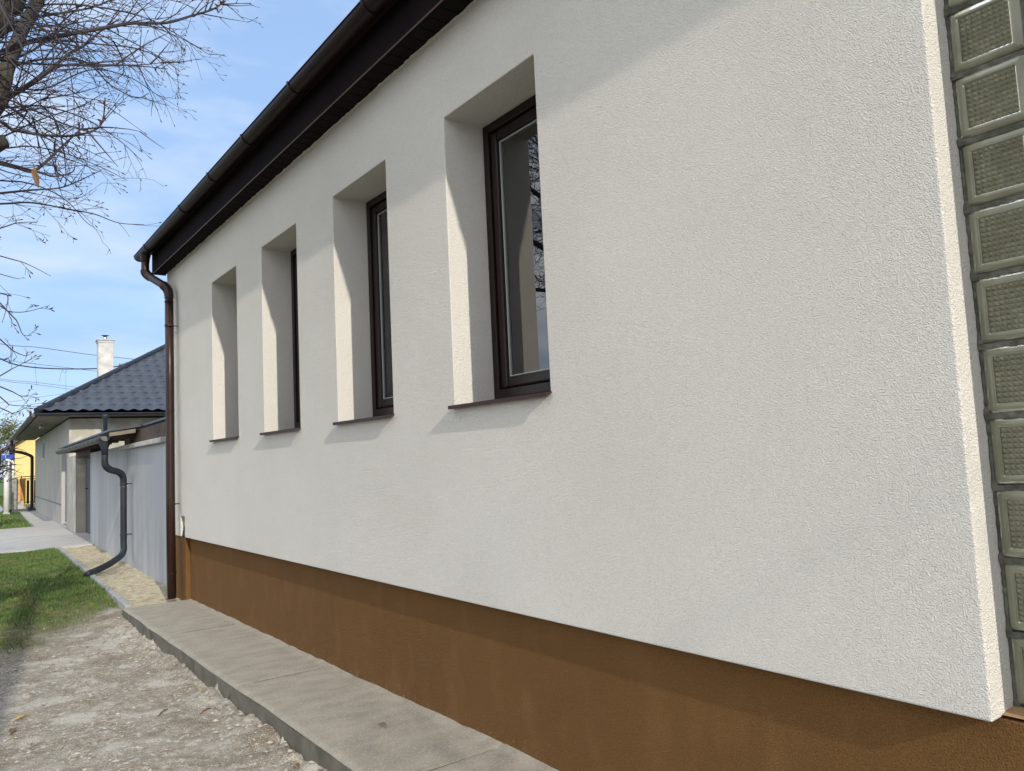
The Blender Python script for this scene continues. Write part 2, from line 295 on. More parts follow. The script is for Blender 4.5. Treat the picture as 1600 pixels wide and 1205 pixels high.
# concrete slab path along the house: dished panels with slightly raised joints
def slab():
    ys = np.unique(np.concatenate([np.arange(-4, 9.27, .05), np.array([1.2, 3.28, 5.38, 7.45])+.0, *[np.array([q-.03, q-.012, q, q+.012, q+.03]) for q in (1.2, 3.28, 5.38, 7.45)]]))
    xs = np.concatenate([[1.62, 1.622, 1.632], np.linspace(1.66, 2.27, 14), [2.29, 2.315]])
    X, Y = np.meshgrid(xs, ys, indexing='ij')
    Z = -1.46 + .006*vnoise(X, Y, 3, 21) + .003*vnoise(X, Y, 12, 22)
    jd = np.min([abs(Y-q) for q in (1.2, 3.28, 5.38, 7.45)], axis=0)
    Z += .0006*np.exp(-((jd-.030)/.014)**2) - .0035*np.exp(-(jd/.012)**2)
    Z += np.where(X < 1.63, -.012*(1.632-X)/.012, 0)
    Z += np.where(X > 2.28, .008+.012*vnoise(X, Y, 9, 23), 0)
    # second, rougher skim along the outer edge of some stretches
    ed = 1.70+.05*vnoise(X*0, Y, .8, 24)+.02*vnoise(X*0, Y, 6, 25)
    Z += .005*((X < ed) & (X > 1.64))
    X = X + (X < 1.64)*.012*vnoise(X*0, Y, 2.5, 26)
    m = MB().grid(X, Y, Z); top = m
    r = empty('concrete_path', (1.95, 5, -1.60))
    top.build('path_top', M['concrete'], r, smooth=True)
    for q in (1.2, 3.28, 5.38, 7.45):
        for dq, x1_ in ((0, 2.27), (.032, 2.24)): MB().tube([(1.665+.02*k, q+dq+.002*math.sin(k*1.7+dq*90), -1.4635+.003*0) for k in range(int((x1_-1.665)/.02))], .0032, 5).build('joint_line', M['slabside'], r)
    # outer face
    ys2 = np.arange(-4, 9.28, .03); zs = np.linspace(-1.472, -1.66, 8)
    Y2, Z2 = np.meshgrid(ys2, zs, indexing='ij'); X2 = 1.618 + .012*vnoise(Y2*0, Y2, 2.5, 26) + .003*vnoise(Y2, Z2, 12, 27) + .01*(-1.47-Z2)
    e = MB().grid(X2, Y2, Z2); 
    xs3 = np.linspace(1.62, 2.315, 20); X3, Z3 = np.meshgrid(xs3, zs, indexing='ij'); e.grid(X3, 9.265+.006*vnoise(X3, Z3, 12, 28), Z3)
    e.build('path_edge', M['slabside'], r, smooth=True)
    return tag(r, kind='structure')
slab()

# driveway, pavement, gravel strip, kerb, far path
def sheet(poly, z, name, m, thick=.12):
    return tag(MB().prism([(b, a) for b, a in poly], z-thick, z, lambda p, q, t: fr(p, q, t)).build(name, m, bevel=.006), kind='structure')
sheet([(-12, 7.3), (-.72, 7.35), (-.02, 7.35), (.28, 8.2), (.28, 11.0), (.1, 15.3), (-.6, 15.45), (-12, 15.6)], -1.462, 'driveway', M['drive'])
sheet([(-.62, 15.5), (.3, 15.3), (.3, 27.9), (-.52, 28.2)], -1.466, 'pavement', M['drive'])
X, Y = np.meshgrid(np.arange(1.74, 2.72, .02), np.arange(9.28, 18.3, .03), indexing='ij')
Zg = -1.485 + .018*vnoise(X, Y, 4, 31) + .012*vnoise(X, Y, 13, 32) + .010*vnoise(X, Y, 31, 33)+.03*np.clip((Y-14)/4, 0, 1)*0
M['sandy'] = mat('sandy_gravel', (.50, .44, .31), (.36, .31, .21), 14, .95, bump=1, bscale=90, bdist=.008, c3=(.27, .235, .17), s3=9, lo3=.5, hi3=.7, bump2=1, b2scale=30, b2dist=.012)
tag(MB().grid(X + .035*(Y-9.3)*.9, Y, Zg).build('gravel_strip', M['sandy'], smooth=True), kind='structure')
k = empty('kerb', fr(-.65, 3, -1.6))
a0 = -1.35
while a0 < 7.2:
    L_ = min(.98, 7.3-a0)
    MB().box(-.66, -.59, a0+.004, a0+L_-.006, -1.66, -1.448+random.uniform(-.006, .006), fr).build('kerb_stone', M['kerb'], k, bevel=.008); a0 += 1.0
tag(k, kind='structure')
sheet([(-30, 30.0), (-1.0, 29.6), (-1.0, 39.5), (-30, 40.5)][::-1], -1.47, 'far_path', M['asphalt'])

# ---------------------------------------------------------------- stucco house
house = empty('white_house', (4.8, 2.3, -1.46))
WIN = [(2.707+1.513*i, 3.519+1.513*i) for i in range(4)]
WZ0, WZ1 = .267, 1.883
def wall_mesh():
    m = MB(); x0, x1 = 2.25, 2.52
    ys = [-5.5, -.2+.0, .52-.0, .952]; ys = [-5.5, .40, .952]
    for a, b in WIN: ys += [a, b]
    ys += [9.22, 9.40, 9.95]; zs = [-.77, -.54, WZ0, WZ1, 2.40]
    def hole(i, j):
        yc = (ys[i]+ys[i+1])/2; zc = (zs[j]+zs[j+1])/2
        if .40 < yc < .952: return True
        if 9.22 < yc < 9.40 and zc < -.54: return True
        return any(a < yc < b for a, b in WIN) and WZ0 < zc < WZ1
    nY, nZ = len(ys), len(zs)
    for xx in (x0, x1):
        P = [(xx, y, z) for y in ys for z in zs]; F = []
        for i in range(nY-1):
            for j in range(nZ-1):
                if not hole(i, j):
                    q = (i*nZ+j, i*nZ+j+1, (i+1)*nZ+j+1, (i+1)*nZ+j); F.append(q if xx == x0 else q[::-1])
        m.add(P, F)
    n = nY*nZ
    def lk(a, b): m.f.append((a, b, b+n, a+n))
    for i in range(nY):
        for j in range(nZ-1):
            l = i > 0 and not hole(i-1, j); r = i < nY-1 and not hole(i, j)
            if l != r:
                a, b = i*nZ+j, i*nZ+j+1; lk(*( (a, b) if l else (b, a)))
    for i in range(nY-1):
        for j in range(nZ):
            l = j > 0 and not hole(i, j-1); r = j < nZ-1 and not hole(i, j)
            if l != r:
                a, b = i*nZ+j, (i+1)*nZ+j; lk(*( (b, a) if l else (a, b)))
    return m
wm = wall_mesh()
wall = wm.build('street_wall', M['stucco'], house, bevel=.006, seg=3)
# ragged bead of render where the wall meets the soffit
bead = MB(); pts = []; rad = []
for y in np.arange(-1, 9.95, .035): pts.append((2.2475, y, 2.384+.004*random.uniform(-1, 1))); rad.append(.005+.007*random.random()**3)
bead.tube(pts, rad, 5); bead.build('render_bead', M['stucco'], house)
# cable niche at the far corner, cut as a framed recess standing on the wall
def niche():
    y0, y1, z0, z1 = 9.22, 9.40, -.765, -.54
    MB().box(2.40, 2.42, y0-.05, y1+.05, z0-.05, z1+.05).build('niche_back', M['mortar'], house)
    for dy, rr_ in ((.05, .010), (.085, .012), (.12, .008)):
        MB().tube(smoothpath([(2.262, y0+dy, z0+.005), (2.27, y0+dy+.01, z0+.05), (2.29, y0+dy-.01, z0+.08+dy*.4), (2.38, y0+dy+.02, z0+.11)]), rr_, 6).build('cable_end', M['black'], house)
niche()
# brown plinth with its small steps at the far corner
pl = MB(); pl.box(2.305, 2.60, -5.5, 9.215, -1.9, -.7715)
pl.build('plinth', M['plinth'], house, bevel=.004)
MB().box(2.258, 2.5, 9.2165, 9.93, -1.9, -.774).build('plinth_pier', M['plinth'], house, bevel=.004)
# house body: end walls, room, back wall with unseen openings added to light it
body = MB()
body.box(2.5215, 9.6, 9.68, 9.945, -1.9, 2.40); body.box(2.5215, 9.6, -5.495, -5.25, -1.9, 2.40)
for y0, y1 in ((-5.249, -3.5), (-2.3, -.5), (.7, 2.6), (4.4, 6.2), (7.6, 9.679)): body.box(9.3, 9.6, y0, y1, -1.9, 2.40)
for y0, y1 in ((-3.5, -2.3), (-.5, .7), (2.6, 4.4), (6.2, 7.6)):
    body.box(9.3, 9.6, y0, y1, -1.9, -.2); body.box(9.3, 9.6, y0, y1, 1.8, 2.40)
body.build('body_wall', M['stucco'], house)
room = MB(); room.box(2.53, 2.545, .97, 9.66, -.9, WZ0-.03)
prev = .97
for a, b in WIN + [(9.66, 0)]:
    room.box(2.53, 2.545, prev, a-.01, WZ0-.03, 2.30) if a > prev+.02 else None; prev = b+.01
room.box(2.53, 2.545, .97, 9.66, WZ1+.01, 2.30)
room.box(6.2, 6.32, 2.0, 9.66, -.9, 1.9)
for y in (1.95, 5.3): room.box(2.56, 6.2, y, y+.1, -.9, 2.30)
room.box(2.53, 9.3, -5.2, 9.66, 2.301, 2.33)
room.box(3.9, 4.0, -1.2, 1.36, -.9, 2.30)  # partition added behind the glass blocks to cut sky glints in them
room.build('room_wall', M['roomwall'], house)
MB().box(2.53, 9.29, -5.2, 9.66, -.95, -.901).build('floor', M['roomfloor'], house)
# roof, soffit, fascia
FX = 2.10
def ribbed(x0, x1, y0, y1, z, pitch, d, f=None):
    ys = []; zs = []; y = y0
    while y < y1-pitch: ys += [y, y+pitch-.014, y+pitch-.011, y+pitch-.003]; zs += [z, z, z+d, z+d]; y += pitch
    ys.append(y1); zs.append(z); P = []; n = len(ys)
    for x in (x0, x1):
        for q, t in zip(ys, zs): P.append(f(x, q, t) if f else (x, q, t))
    for x in (x0, x1): 
        for q in (y0, y1): P.append(f(x, q, z+.02) if f else (x, q, z+.02))
    return MB().add(P, [(i, i+1, n+i+1, n+i) for i in range(n-1)]+[(2*n, 2*n+2, 2*n+3, 2*n+1)])
ribbed(FX+.02, 2.249, -6, 10.03, 2.388, .115, .005).build('soffit', M['soffit'], house)
MB().box(FX, FX+.018, -6, 10.05, 2.382, 2.68).build('fascia', M['fascia'], house, bevel=.003)
MB().box(FX-.005, FX+.001, -6, 10.05, 2.378, 2.386).build('drip_edge', M['sill'], house)  # paler strip painting the highlight along the fascia's lower edge
MB().box(FX+.019, 2.26, 10.032, 10.05, 2.386, 2.66).build('eave_end_board', M['trim'], house, bevel=.003)
rf = MB(); rz = 2.69; RX = 5.85; RH = 2.69+(5.85-2.06)*.62
rf.prism([(2.04, rz), (RX, RH), (9.7, rz), (9.7, rz+.05), (RX, RH+.06), (2.04, rz+.05)], -6.05, 10.06, lambda p, q, t: (p, t, q))
rf.build('roof', M['tile'], house)
gbm = MB(); gbm.prism([(2.3, 2.41), (9.5, 2.41), (9.5, 2.70), (RX, RH-.02), (2.3, 2.80)], 9.70, 9.94, lambda p, q, t: (p, t, q))
gbm.build('gable_wall', M['stucco'], house)
gbm = MB(); gbm.prism([(2.3, 2.41), (9.5, 2.41), (9.5, 2.70), (RX, RH-.02), (2.3, 2.80)], -5.4, -5.2, lambda p, q, t: (p, t, q)); gbm.build('gable_wall', M['stucco'], house)

# gutter
def gutter(name, c, r, p0, p1, m, parent, frame, cap=True, zslope=0, brk=None, bm=None, thick=.003, drop=.0):
    """half-round trough; frame(cross, along, z); c=(cross,z) centre"""
    g = MB(); n = 14; prof = [(c[0]-r*math.cos(math.pi*k/n), c[1]-r*math.sin(math.pi*k/n)) for k in range(n+1)]
    prof = [(c[0]-r-.004, c[1]+.004), (c[0]-r-.006, c[1]-.003)] + prof
    inn = [(c[0]+(p-c[0])*(1-thick/r), c[1]+(q-c[1])*(1-thick/r)) for p, q in prof][::-1]
    g.prism(prof+inn, p0, p1, lambda p, q, t: frame(p, t, q+zslope*(t-p0)))
    if cap:
        for t in (p0, p1):
            g.prism([(c[0]-r*math.cos(math.pi*k/n), c[1]-r*math.sin(math.pi*k/n)) for k in range(n+1)], t-.002, t+.004, lambda p, q, tt: frame(p, tt, q+zslope*(t-p0)))
    o = g.build(name, m, parent, smooth=False)
    for t in (brk or []):
        b = MB(); pr = [(c[0]-(r+.009)*math.cos(math.pi*k/n), c[1]-(r+.009)*math.sin(math.pi*k/n)) for k in range(n+1)]
        pr = [(c[0]-r-.010, c[1]+.008)] + pr; i2 = [(c[0]+(p-c[0])*(1-.005/r), c[1]+(q-c[1])*(1-.005/r)) for p, q in pr][::-1]
        b.prism(pr+i2, t-.010, t+.010, lambda p, q, tt: frame(p, tt, q+zslope*(t-p0))); b.build(name.split('_')[0]+'_bracket', bm or m, o)
    return o
idf = lambda p, t, q: (p, t, q)
BR = [9.68, 8.05, 7.02, 6.05, 5.02, 3.85, 2.85, 1.8, .8, -.3, -1.5]
gut = gutter('gutter', (2.0, 2.647), .0625, -5.9, 10.27, M['trim'], house, idf, brk=BR)
MB().box(2.055, 2.099, -5.9, 10.05, 2.63, 2.655).build('gutter_flange', M['trim'], gut)

def ring(m, c, d, r, w, n=16):
    d = Vector(d).normalized(); m.tube([Vector(c)-d*w/2, Vector(c)+d*w/2], r, n)
def corrug(path, r, n0=0, n1=0, amp=.004):
    """path radii with ribs"""
    out = []; L = 0
    for i, p in enumerate(path): out.append(r + (amp if (i % 2 == 0 and n0 <= i <= n1) else 0))
    return out
# downpipe: outlet, swan neck, pipe
dp = MB(); R = .047
dp.tube([(2.0, 9.93, 2.60), (2.0, 9.93, 2.585), (2.0, 9.93, 2.52), (2.0, 9.93, 2.50)], [.062, .062, .049, .049], 20)
OUT = dp.build('gutter_outlet', M['trim'], house, smooth=True)
nk = smoothpath([(2.0, 9.93, 2.53), (2.0, 9.93, 2.44), (2.0, 9.92, 2.375), (2.025, 9.85, 2.315), (2.08, 9.69, 2.225), (2.13, 9.54, 2.14), (2.155, 9.475, 2.07), (2.16, 9.46, 1.98), (2.16, 9.46, 1.90)], 8)
rad = []
for p in nk:
    rib = (2.30 < p.z < 2.40) or (1.99 < p.z < 2.15); rad.append(R-.002+(.010 if rib and len(rad) % 2 else 0))
dn = MB(); dn.tube(nk, rad, 20); dn.tube([(2.16, 9.46, 1.96), (2.16, 9.455, 1.0), (2.155, 9.44, -.3), (2.15, 9.40, -1.45)], [R, R, R, R], 24)
DN = dn.build('downpipe', M['pipe'], house, smooth=True)
cl = MB()
for z in (1.66, -.40, 1.94, -1.17):
    y = 9.455 if z > 0 else (9.436 if z > -1 else 9.41); w_ = .018 if z in (1.66, -.40) else .006
    ring(cl, (2.157, y, z), (0, 0, 1), R+.005, w_)
    if w_ > .01: cl.tube([(2.20, y-.0, z), (2.249, y, z)], .006, 6); cl.box(2.145, 2.17, y-R-.022, y-R+.0, z-.012, z+.012)
    cl.build('pipe_clamp', M['pipe'], DN); cl = MB()

# windows
def window(i, a, b):
    X0 = 2.512
    f = MB()
    z0, z1 = WZ0+.037, WZ1
    def fr_ring(m, x0, x1, y0, y1, zz0, zz1, t, tb=None):
        tb = tb or t
        m.box(x0, x1, y0, y0+t, zz0, zz1); m.box(x0, x1, y1-t, y1, zz0, zz1)
        m.box(x0, x1, y0+t, y1-t, zz0, zz0+tb); m.box(x0, x1, y0+t, y1-t, zz1-t, zz1)
    fr_ring(f, X0, X0+.07, a+.002, b-.002, z0, z1-.002, .05)
    w_ = f.build('window', M['frame'], house, bevel=.004)
    s_ = MB(); fr_ring(s_, X0+.012, X0+.062, a+.054, b-.054, z0+.054, z1-.054, .062); s_.build('sash', M['frame'], w_, bevel=.012)
    g_ = MB(); fr_ring(g_, X0+.030, X0+.055, a+.117, b-.117, z0+.117, z1-.117, .007); g_.build('gasket', M['greyframe'], w_, bevel=.002)
    MB().box(X0+.040, X0+.044, a+.12, b-.12, z0+.12, z1-.12).build('pane', M['glass'], w_)
    g2 = MB(); fr_ring(g2, X0+.075, X0+.085, a+.09, b-.09, z0+.09, z1-.09, .02); g2.build('inner_frame', M['greyframe'], w_)
    sl_ = MB(); ya, yb = a-.012, b+.014
    sl_.prism([(2.520, .303), (2.218, .2685), (2.214, .2685), (2.214, .2490), (2.222, .2490), (2.222, .2625), (2.520, .295)], ya, yb, lambda p, q, t: (p, t, q))
    sl_.build('sill', M['sill2'], w_)
for i, (a, b) in enumerate(WIN): window(i, a, b)

# glass block window
def glass_blocks():
    X0 = 2.385; P = .2; zb = -.757
    m = MB()
    for c in range(2):
        y1 = .948-c*P; y0 = y1-.186
        m.box(X0+.010, X0+.07, y1, y1+.0045+(.004 if c == 0 else .009), zb-.002, 2.39)
    for k in range(0, 17):
        z = zb+k*P; 
        if z > 2.4: break
        # mortar bed, slumped and lumpy
        ys = np.arange(.53, .9515, .012); zz = np.linspace(-.0085, .0085, 4)
        Yg, Zg = np.meshgrid(ys, zz, indexing='ij'); Xg = X0+.004+.008*vnoise(Yg, Zg+k, 30, 40)+.005*vnoise(Yg, Zg+k*3, 90, 41) - .006*(np.abs(Yg-.95) < .03)
        m.grid(Xg, Yg, Zg+z-.0045+.005*vnoise(Yg, Zg+k*7.3, 25, 42))
        m.box(X0+.014, X0+.07, .53, .951, z-.011, z+.002)
    mo = m.build('glass_block_window', M['mortar'], house, smooth=False)
    # ragged sealing of mortar against the jamb
    jb = MB(); pts = []; rad = []
    for z in np.arange(-.76, 2.39, .012):
        pts.append((X0+.008+.005*random.random(), .948, z)); kk = ((z-zb) % P); rad.append(.004+.004*random.random()+(.007 if min(kk, P-kk) < .014 else 0))
    jb.tube(pts, rad, 6); jb.build('jamb_mortar', M['mortar'], mo)
    for c in range(2):
        y1 = .945-c*P; y0 = y1-.187
        for k in range(0, 16):
            z0 = zb+k*P+.004; z1 = z0+.187
            if z1 > 2.39: z1 = 2.385
            b = MB(); dx = .002*random.uniform(-1, 1)
            # concentric profile: outer rim, sloped shoulder, raised inner field edge, sunken pyramid field
            prof = [(0, .072), (0, .014), (.003, .007), (.009, .002), (.018, .0), (.024, .0005), (.0255, .003), (.028, .004)]
            rings = []
            V = []; F = []
            for s_, d_ in prof:
                cr = max(.0, .006-s_*.12); q = []
                for (cy, cz, sa) in ((y1-s_, z1-s_, 0), (y0+s_, z1-s_, 1), (y0+s_, z0+s_, 2), (y1-s_, z0+s_, 3)):
                    sy = -1 if sa in (0, 3) else 1; sz = -1 if sa in (0, 1) else 1
                    for t in range(3):
                        an = math.pi/2*(t/2) + sa*math.pi/2
                        ox, oz = math.cos(an), math.sin(an)
                        q.append((X0+d_+dx, cy+sy*cr+ox*cr, cz+sz*cr+oz*cr))
                V += q
            n = 12
            for r_ in range(len(prof)-1):
                for t in range(n): F.append((r_*n+t, r_*n+(t+1) % n, (r_+1)*n+(t+1) % n, (r_+1)*n+t))
            b.add(V, F)
            F.append(tuple(range(n))[::-1])
            # pyramids
            s_ = .028; ya, yb, za, zc = y0+s_, y1-s_, z0+s_, z1-s_; N = 9
            for p in range(N):
                for q in range(N):
                    A = ya+(yb-ya)*p/N; B = ya+(yb-ya)*(p+1)/N; C_ = za+(zc-za)*q/N; D = za+(zc-za)*(q+1)/N; xb = X0+.0065+dx
                    hgt = .0085*random.uniform(.8, 1.1)
                    b.add([(xb, A, C_), (xb, B, C_), (xb, B, D), (xb, A, D), (xb-hgt, (A+B)/2, (C_+D)/2)], [(0, 4, 1), (1, 4, 2), (2, 4, 3), (3, 4, 0)])
            b.build('glass_block', M['gblock'], mo)
    # daub of mortar ledge / sloped light render under the blocks
    MB().prism([(2.306, -.7615), (2.384, -.756), (2.384, -.7615)], .40, .951, lambda p, q, t: (p, t, q)).build('ledge_skim', M['ledge'], mo)
M['ledge'] = mat('ledge_render', (.34, .21, .10), (.28, .17, .08), 20, .9, bump=.7, bscale=200, bdist=.002)
glass_blocks()
tag(house, 'white rendered house with brown plinth, dark gutter and four tall recessed windows', 'house')

# curtains and cupboard seen through the panes
def curtain(x, y0, y1, z0, z1, m, label, amp=.025, cat='curtain'):
    ys = np.arange(y0, y1, .012); zs = np.linspace(z0, z1, 8); Yc, Zc = np.meshgrid(ys, zs, indexing='ij')
    Xc = x + amp*np.sin(Yc*52+np.sin(Yc*9)*2)*(1.1-.25*(Zc-z0)/(z1-z0)) + .02*vnoise(Yc, Zc, 5, 50)
    o = MB().grid(Xc, Yc, Zc).build('curtain', m, smooth=True); so2 = o.modifiers.new('s', 'SOLIDIFY'); so2.thickness = .002
    return tag(o, label, cat, 'curtains behind the windows')
curtain(2.80, 3.22, 4.2, -.6, 2.2, M['curtain'], 'beige curtain behind the pane of the nearest tall window')
for j, (a, b) in enumerate(WIN[1:]):
    curtain(2.72, a+.35, b+.5, -.5, 2.2, M['curtain2'], ['grey curtain behind the pane of the second nearest tall window', 'grey curtain behind the pane of the third nearest tall window', 'grey curtain behind the pane of the farthest tall window'][j])
cb = empty('cupboard', (3.5, 4.9, -.9))
MB().box(3.2, 3.75, 4.35, 5.25, -.9, .95).build('carcass', M['cupboard'], cb, bevel=.01)
for y in (4.37, 4.81): MB().box(3.185, 3.199, y, y+.42, -.8, .93).build('cupboard_door', M['cupboard'], cb, bevel=.004)
tag(cb, 'brown cupboard in the room behind the nearest tall window', 'cupboard')

# ---------------------------------------------------------------- shed annexe between the houses
shed = empty('shed', fr(1.5, 5, -1.5))
sw = MB(); sw.box(0, .24, -.02, 8.06, -1.8, .42, fr); sw.box(.241, 4.5, -.02, .2, -1.8, .42, fr)
sw.box(-.003, -.0, 3.05, 3.18, -1.8, .345, fr)
sw.build('plastered_wall', M['annex'], shed, bevel=.006)
MB().box(-.002, .30, 11.1, 12.78, -1.8, .45, fr).build('raw_wall', M['beige'], shed, bevel=.01)
MB().box(-.012, .012, 11.092, 11.12, -1.5, .38, fr).build('corner_trim', M['white'], shed, bevel=.003)
MB().box(.0, .26, 8.07, 11.09, .39, .54, fr).build('lintel_beam', M['darkwood'], shed, bevel=.01)
MB().box(.24, .29, 8.07, 11.09, -1.46, .385, fr).build('door_frame', M['door'], shed)
dd = MB().box(.215, .238, 8.5, 11.05, -1.44, .36, fr).build('door', M['door'], shed, bevel=.006)
MB().tube([fr(.215, 10.6, -.38), fr(.16, 10.6, -.38), fr(.155, 10.48, -.38)], .011, 8).build('door_handle', M['black'], dd)
MB().box(-.06, .26, -.03, 3.55, .345, .415, fr).build('coping', M['coping'], shed, bevel=.01)
MB().box(-.02, .15, 2.7, 3.15, .4155, .53, fr).build('brick', M['brick'], shed, bevel=.008)
MB().box(.02, .2, -.02, 3.5, .4155, .62, fr).build('infill_board', M['darkwood'], shed)  # dark panel standing in for the shaded void under the roof
rfm = MB()
sl_ = .15
def rz_(b): return .60+(b+.36)*sl_
rfm.prism([(-.40, rz_(-.40)), (4.6, rz_(4.6)), (4.6, rz_(4.6)+.03), (-.40, rz_(-.40)+.03)], 2.0, 10.7, lambda p, q, t: fr(p, t, q))
rfm.prism([(.05, rz_(.05)), (4.6, rz_(4.6)), (4.6, rz_(4.6)+.03), (.05, rz_(.05)+.03)], -.1, 1.999, lambda p, q, t: fr(p, t, q))
SR = rfm.build('roof', M['door'], shed)
for a in np.arange(2.4, 10.6, .8): MB().box(-.34, 0.0, a, a+.07, .49, .575, fr).build('rafter', M['darkwood'], SR)
MB().prism([(-.40, .515), (-.05, .565), (-.05, .622), (-.40, .572)], 1.93, 1.985, lambda p, q, t: fr(p, t, q)).build('verge_board', M['wood'], shed, bevel=.004)
gutter('gutter', (-.40, .535), .07, 2.35, 10.6, M['zinc'], shed, fr, brk=list(np.arange(2.9, 10.6, .62)))
# funnel and pipe
fn = MB(); O = Vector(fr(-.40, 2.45, 0)); O.z = 0
fn.tube([O+Vector((0, 0, .55)), O+Vector((0, 0, .49)), O+Vector((0, 0, .36)), O+Vector((0, 0, .24))], [.10, .10, .052, .047], 20)
fn.build('gutter_outlet', M['anth'], shed, smooth=True)
pa = smoothpath([fr(-.40, 2.45, .26), fr(-.40, 2.45, .16), fr(-.385, 2.46, .09), fr(-.32, 2.5, .03), fr(-.2, 2.56, -.01), fr(-.135, 2.6, -.07), fr(-.12, 2.62, -.16), fr(-.12, 2.62, -.22)], 7)
rad = [.044+(.009 if i % 2 else 0) for i in range(len(pa))]
pm = MB(); pm.tube(pa, rad, 18)
pb = smoothpath([fr(-.12, 2.62, -.2), fr(-.12, 2.62, -.6), fr(-.12, 2.62, -1.1), fr(-.125, 2.6, -1.22), fr(-.19, 2.50, -1.30), fr(-.42, 2.2, -1.385), fr(-.70, 1.86, -1.44)], 7)
pm.tube(pb, .047, 20); PP_ = pm.build('downpipe', M['anth'], shed, smooth=True)
for z in (-.20, -.98):
    cm = MB(); ring(cm, fr(-.12, 2.62, z), (0, 0, 1), .052, .03, 18); cm.tube([fr(-.07, 2.62, z), fr(-.0, 2.62, z)], .008, 6); cm.build('pipe_clamp', M['anth'], PP_)
tag(shed, 'low shed with blue grey plastered wall, zinc gutter and bent black downpipe', 'shed')

# ---------------------------------------------------------------- grey hipped house
gh = empty('grey_house', fr(4, 20, -1.5))
gw = MB(); EZ = 1.46
gw.box(0, .3, 12.79, 13.35, -1.8, EZ, fr); gw.box(0, .3, 13.35, 15.0, .60, EZ, fr); gw.box(0, .3, 15.0, 27.4, -1.8, EZ, fr); gw.box(.301, 8.4, 27.1, 27.4, -1.8, EZ, fr); gw.box(8.1, 8.4, 13.1, 27.1, -1.8, EZ, fr)
gw.build('street_wall', M['grey'], gh, bevel=.01)
MB().box(.003, 8.4, 12.785, 13.08, -1.8, EZ-.003, fr).build('side_wall', M['beige'], gh)
MB().box(-.010, -.001, 15.02, 27.4, -.885, -.865, fr).build('plinth_groove', M['door'], gh)
MB().box(.10, .13, 13.36, 14.99, -1.44, .59, fr).build('door_frame', M['white'], gh)
d2 = MB().box(.085, .099, 13.4, 14.9, -1.36, .56, fr).build('door', M['door2'], gh, bevel=.004)
MB().tube([fr(.085, 13.6, -.35), fr(.03, 13.6, -.35), fr(.03, 13.75, -.35)], .014, 8).build('door_handle', M['black'], d2)
MB().box(-.03, .0849, 13.36, 14.99, -1.5, -1.40, fr).build('doorstep', M['coping'], gh, bevel=.01)
wv = MB().box(-.006, .02, 21.95, 22.85, .60, 1.15, fr).build('window', M['door'], gh)
MB().box(-.03, -.007, 21.9, 22.9, .56, .599, fr).build('window_sill', M['white'], wv)
# roof
A0, A1, B0, B1, RZ, K = 12.2, 27.9, -.77, 8.9, 1.60, .62
half = (B1-B0)/2
def tiled(name, parent, length, f, m, step=.37, wave=.3, c0=0):
    """f(p,q,h): p along eave, q plan distance inward; clipped to a 45 degree hip at both ends"""
    mb = MB(); ps = np.arange(0, length+.01, wave/8); q = 0; sp = step/math.sqrt(1+K*K)*1.0
    rows = []
    while q < half:
        rows += [(q, .032), (q+sp*.5, .018), (q+sp-.002, .004)]; q += sp
    V = []; F = []; npn = len(ps)
    for (qq, hh) in rows:
        for p in ps:
            wv_ = .5-.5*math.cos(2*math.pi*p/wave); h = hh + .032*wv_
            q2 = qq + (.03*wv_ if hh > .03 else 0)
            V.append(f(p, min(max(q2, -.02), half), h))
    for i in range(len(rows)-1):
        for j in range(npn-1):
            pm_ = (ps[j]+ps[j+1])/2; qm = rows[i][0]
            if qm <= pm_+.02 and qm <= length-pm_+.02: F.append((i*npn+j, (i+1)*npn+j, (i+1)*npn+j+1, i*npn+j+1))
    mb.add(V, F); return mb.build(name, m, parent, smooth=False)
nK = 1/math.sqrt(1+K*K)
R1 = tiled('roof', gh, B1-B0, lambda p, q, h: fr(B0+p, A0+q-h*K*nK, RZ+q*K+h*nK), M['tile'])
R2 = tiled('roof', gh, A1-A0, lambda p, q, h: fr(B0+q-h*K*nK, A0+p, RZ+q*K+h*nK), M['tile'])
R3 = MB(); R3.add([fr(B1, A0, RZ), fr(B1, A1, RZ), fr(B1-half, A1-half, RZ+half*K), fr(B1-half, A0+half, RZ+half*K), fr(B0, A1, RZ)], [(0, 1, 2, 3), (1, 4, 2)]); R3.build('roof', M['tile'], gh)
for p, q in (((B0, A0, RZ), (B0+half, A0+half, RZ+half*K)), ((B1, A0, RZ), (B1-half, A0+half, RZ+half*K)), ((B0+half, A0+half, RZ+half*K), (B0+half, A1-half, RZ+half*K)), ((B0, A1, RZ), (B0+half, A1-half, RZ+half*K))):
    MB().tube([fr(p[0], p[1], p[2]+.03), fr(q[0], q[1], q[2]+.035)], .085, 12).build('ridge_cap', M['anth'], R1)
# soffit (street side and camera side) and fascia
sf = MB(); sf.box(.0, B1-.03, A0+.03, 12.784, 1.50, 1.515, fr); sf.build('soffit', M['soffwood'], gh)
ribbed(A0+.05, A1, B0+.03, -.001, 1.492, .11, .006, lambda x, q, t: fr(q, x, t)).build('soffit', M['soffwood'], gh)
g1 = gutter('gutter', (-A0+.07, 1.565), .07, B0-.05, B1, M['anth'], gh, lambda p, t, q: fr(t, -p, q), brk=list(np.arange(B0+.4, B1, .8)))
g2 = gutter('gutter', (B0-.06, 1.545), .07, A0-.05, A1, M['zinc'], gh, fr, brk=list(np.arange(A0+.3, A1, .45)))
dpp = MB(); dpp.tube([fr(.78, 12.13, 1.52), fr(.78, 12.13, 1.45), fr(.78, 12.13, 1.38), fr(.78, 12.1, .80)], [.10, .10, .052, .052], 16); dpp.build('downpipe', M['anth'], gh, smooth=True)
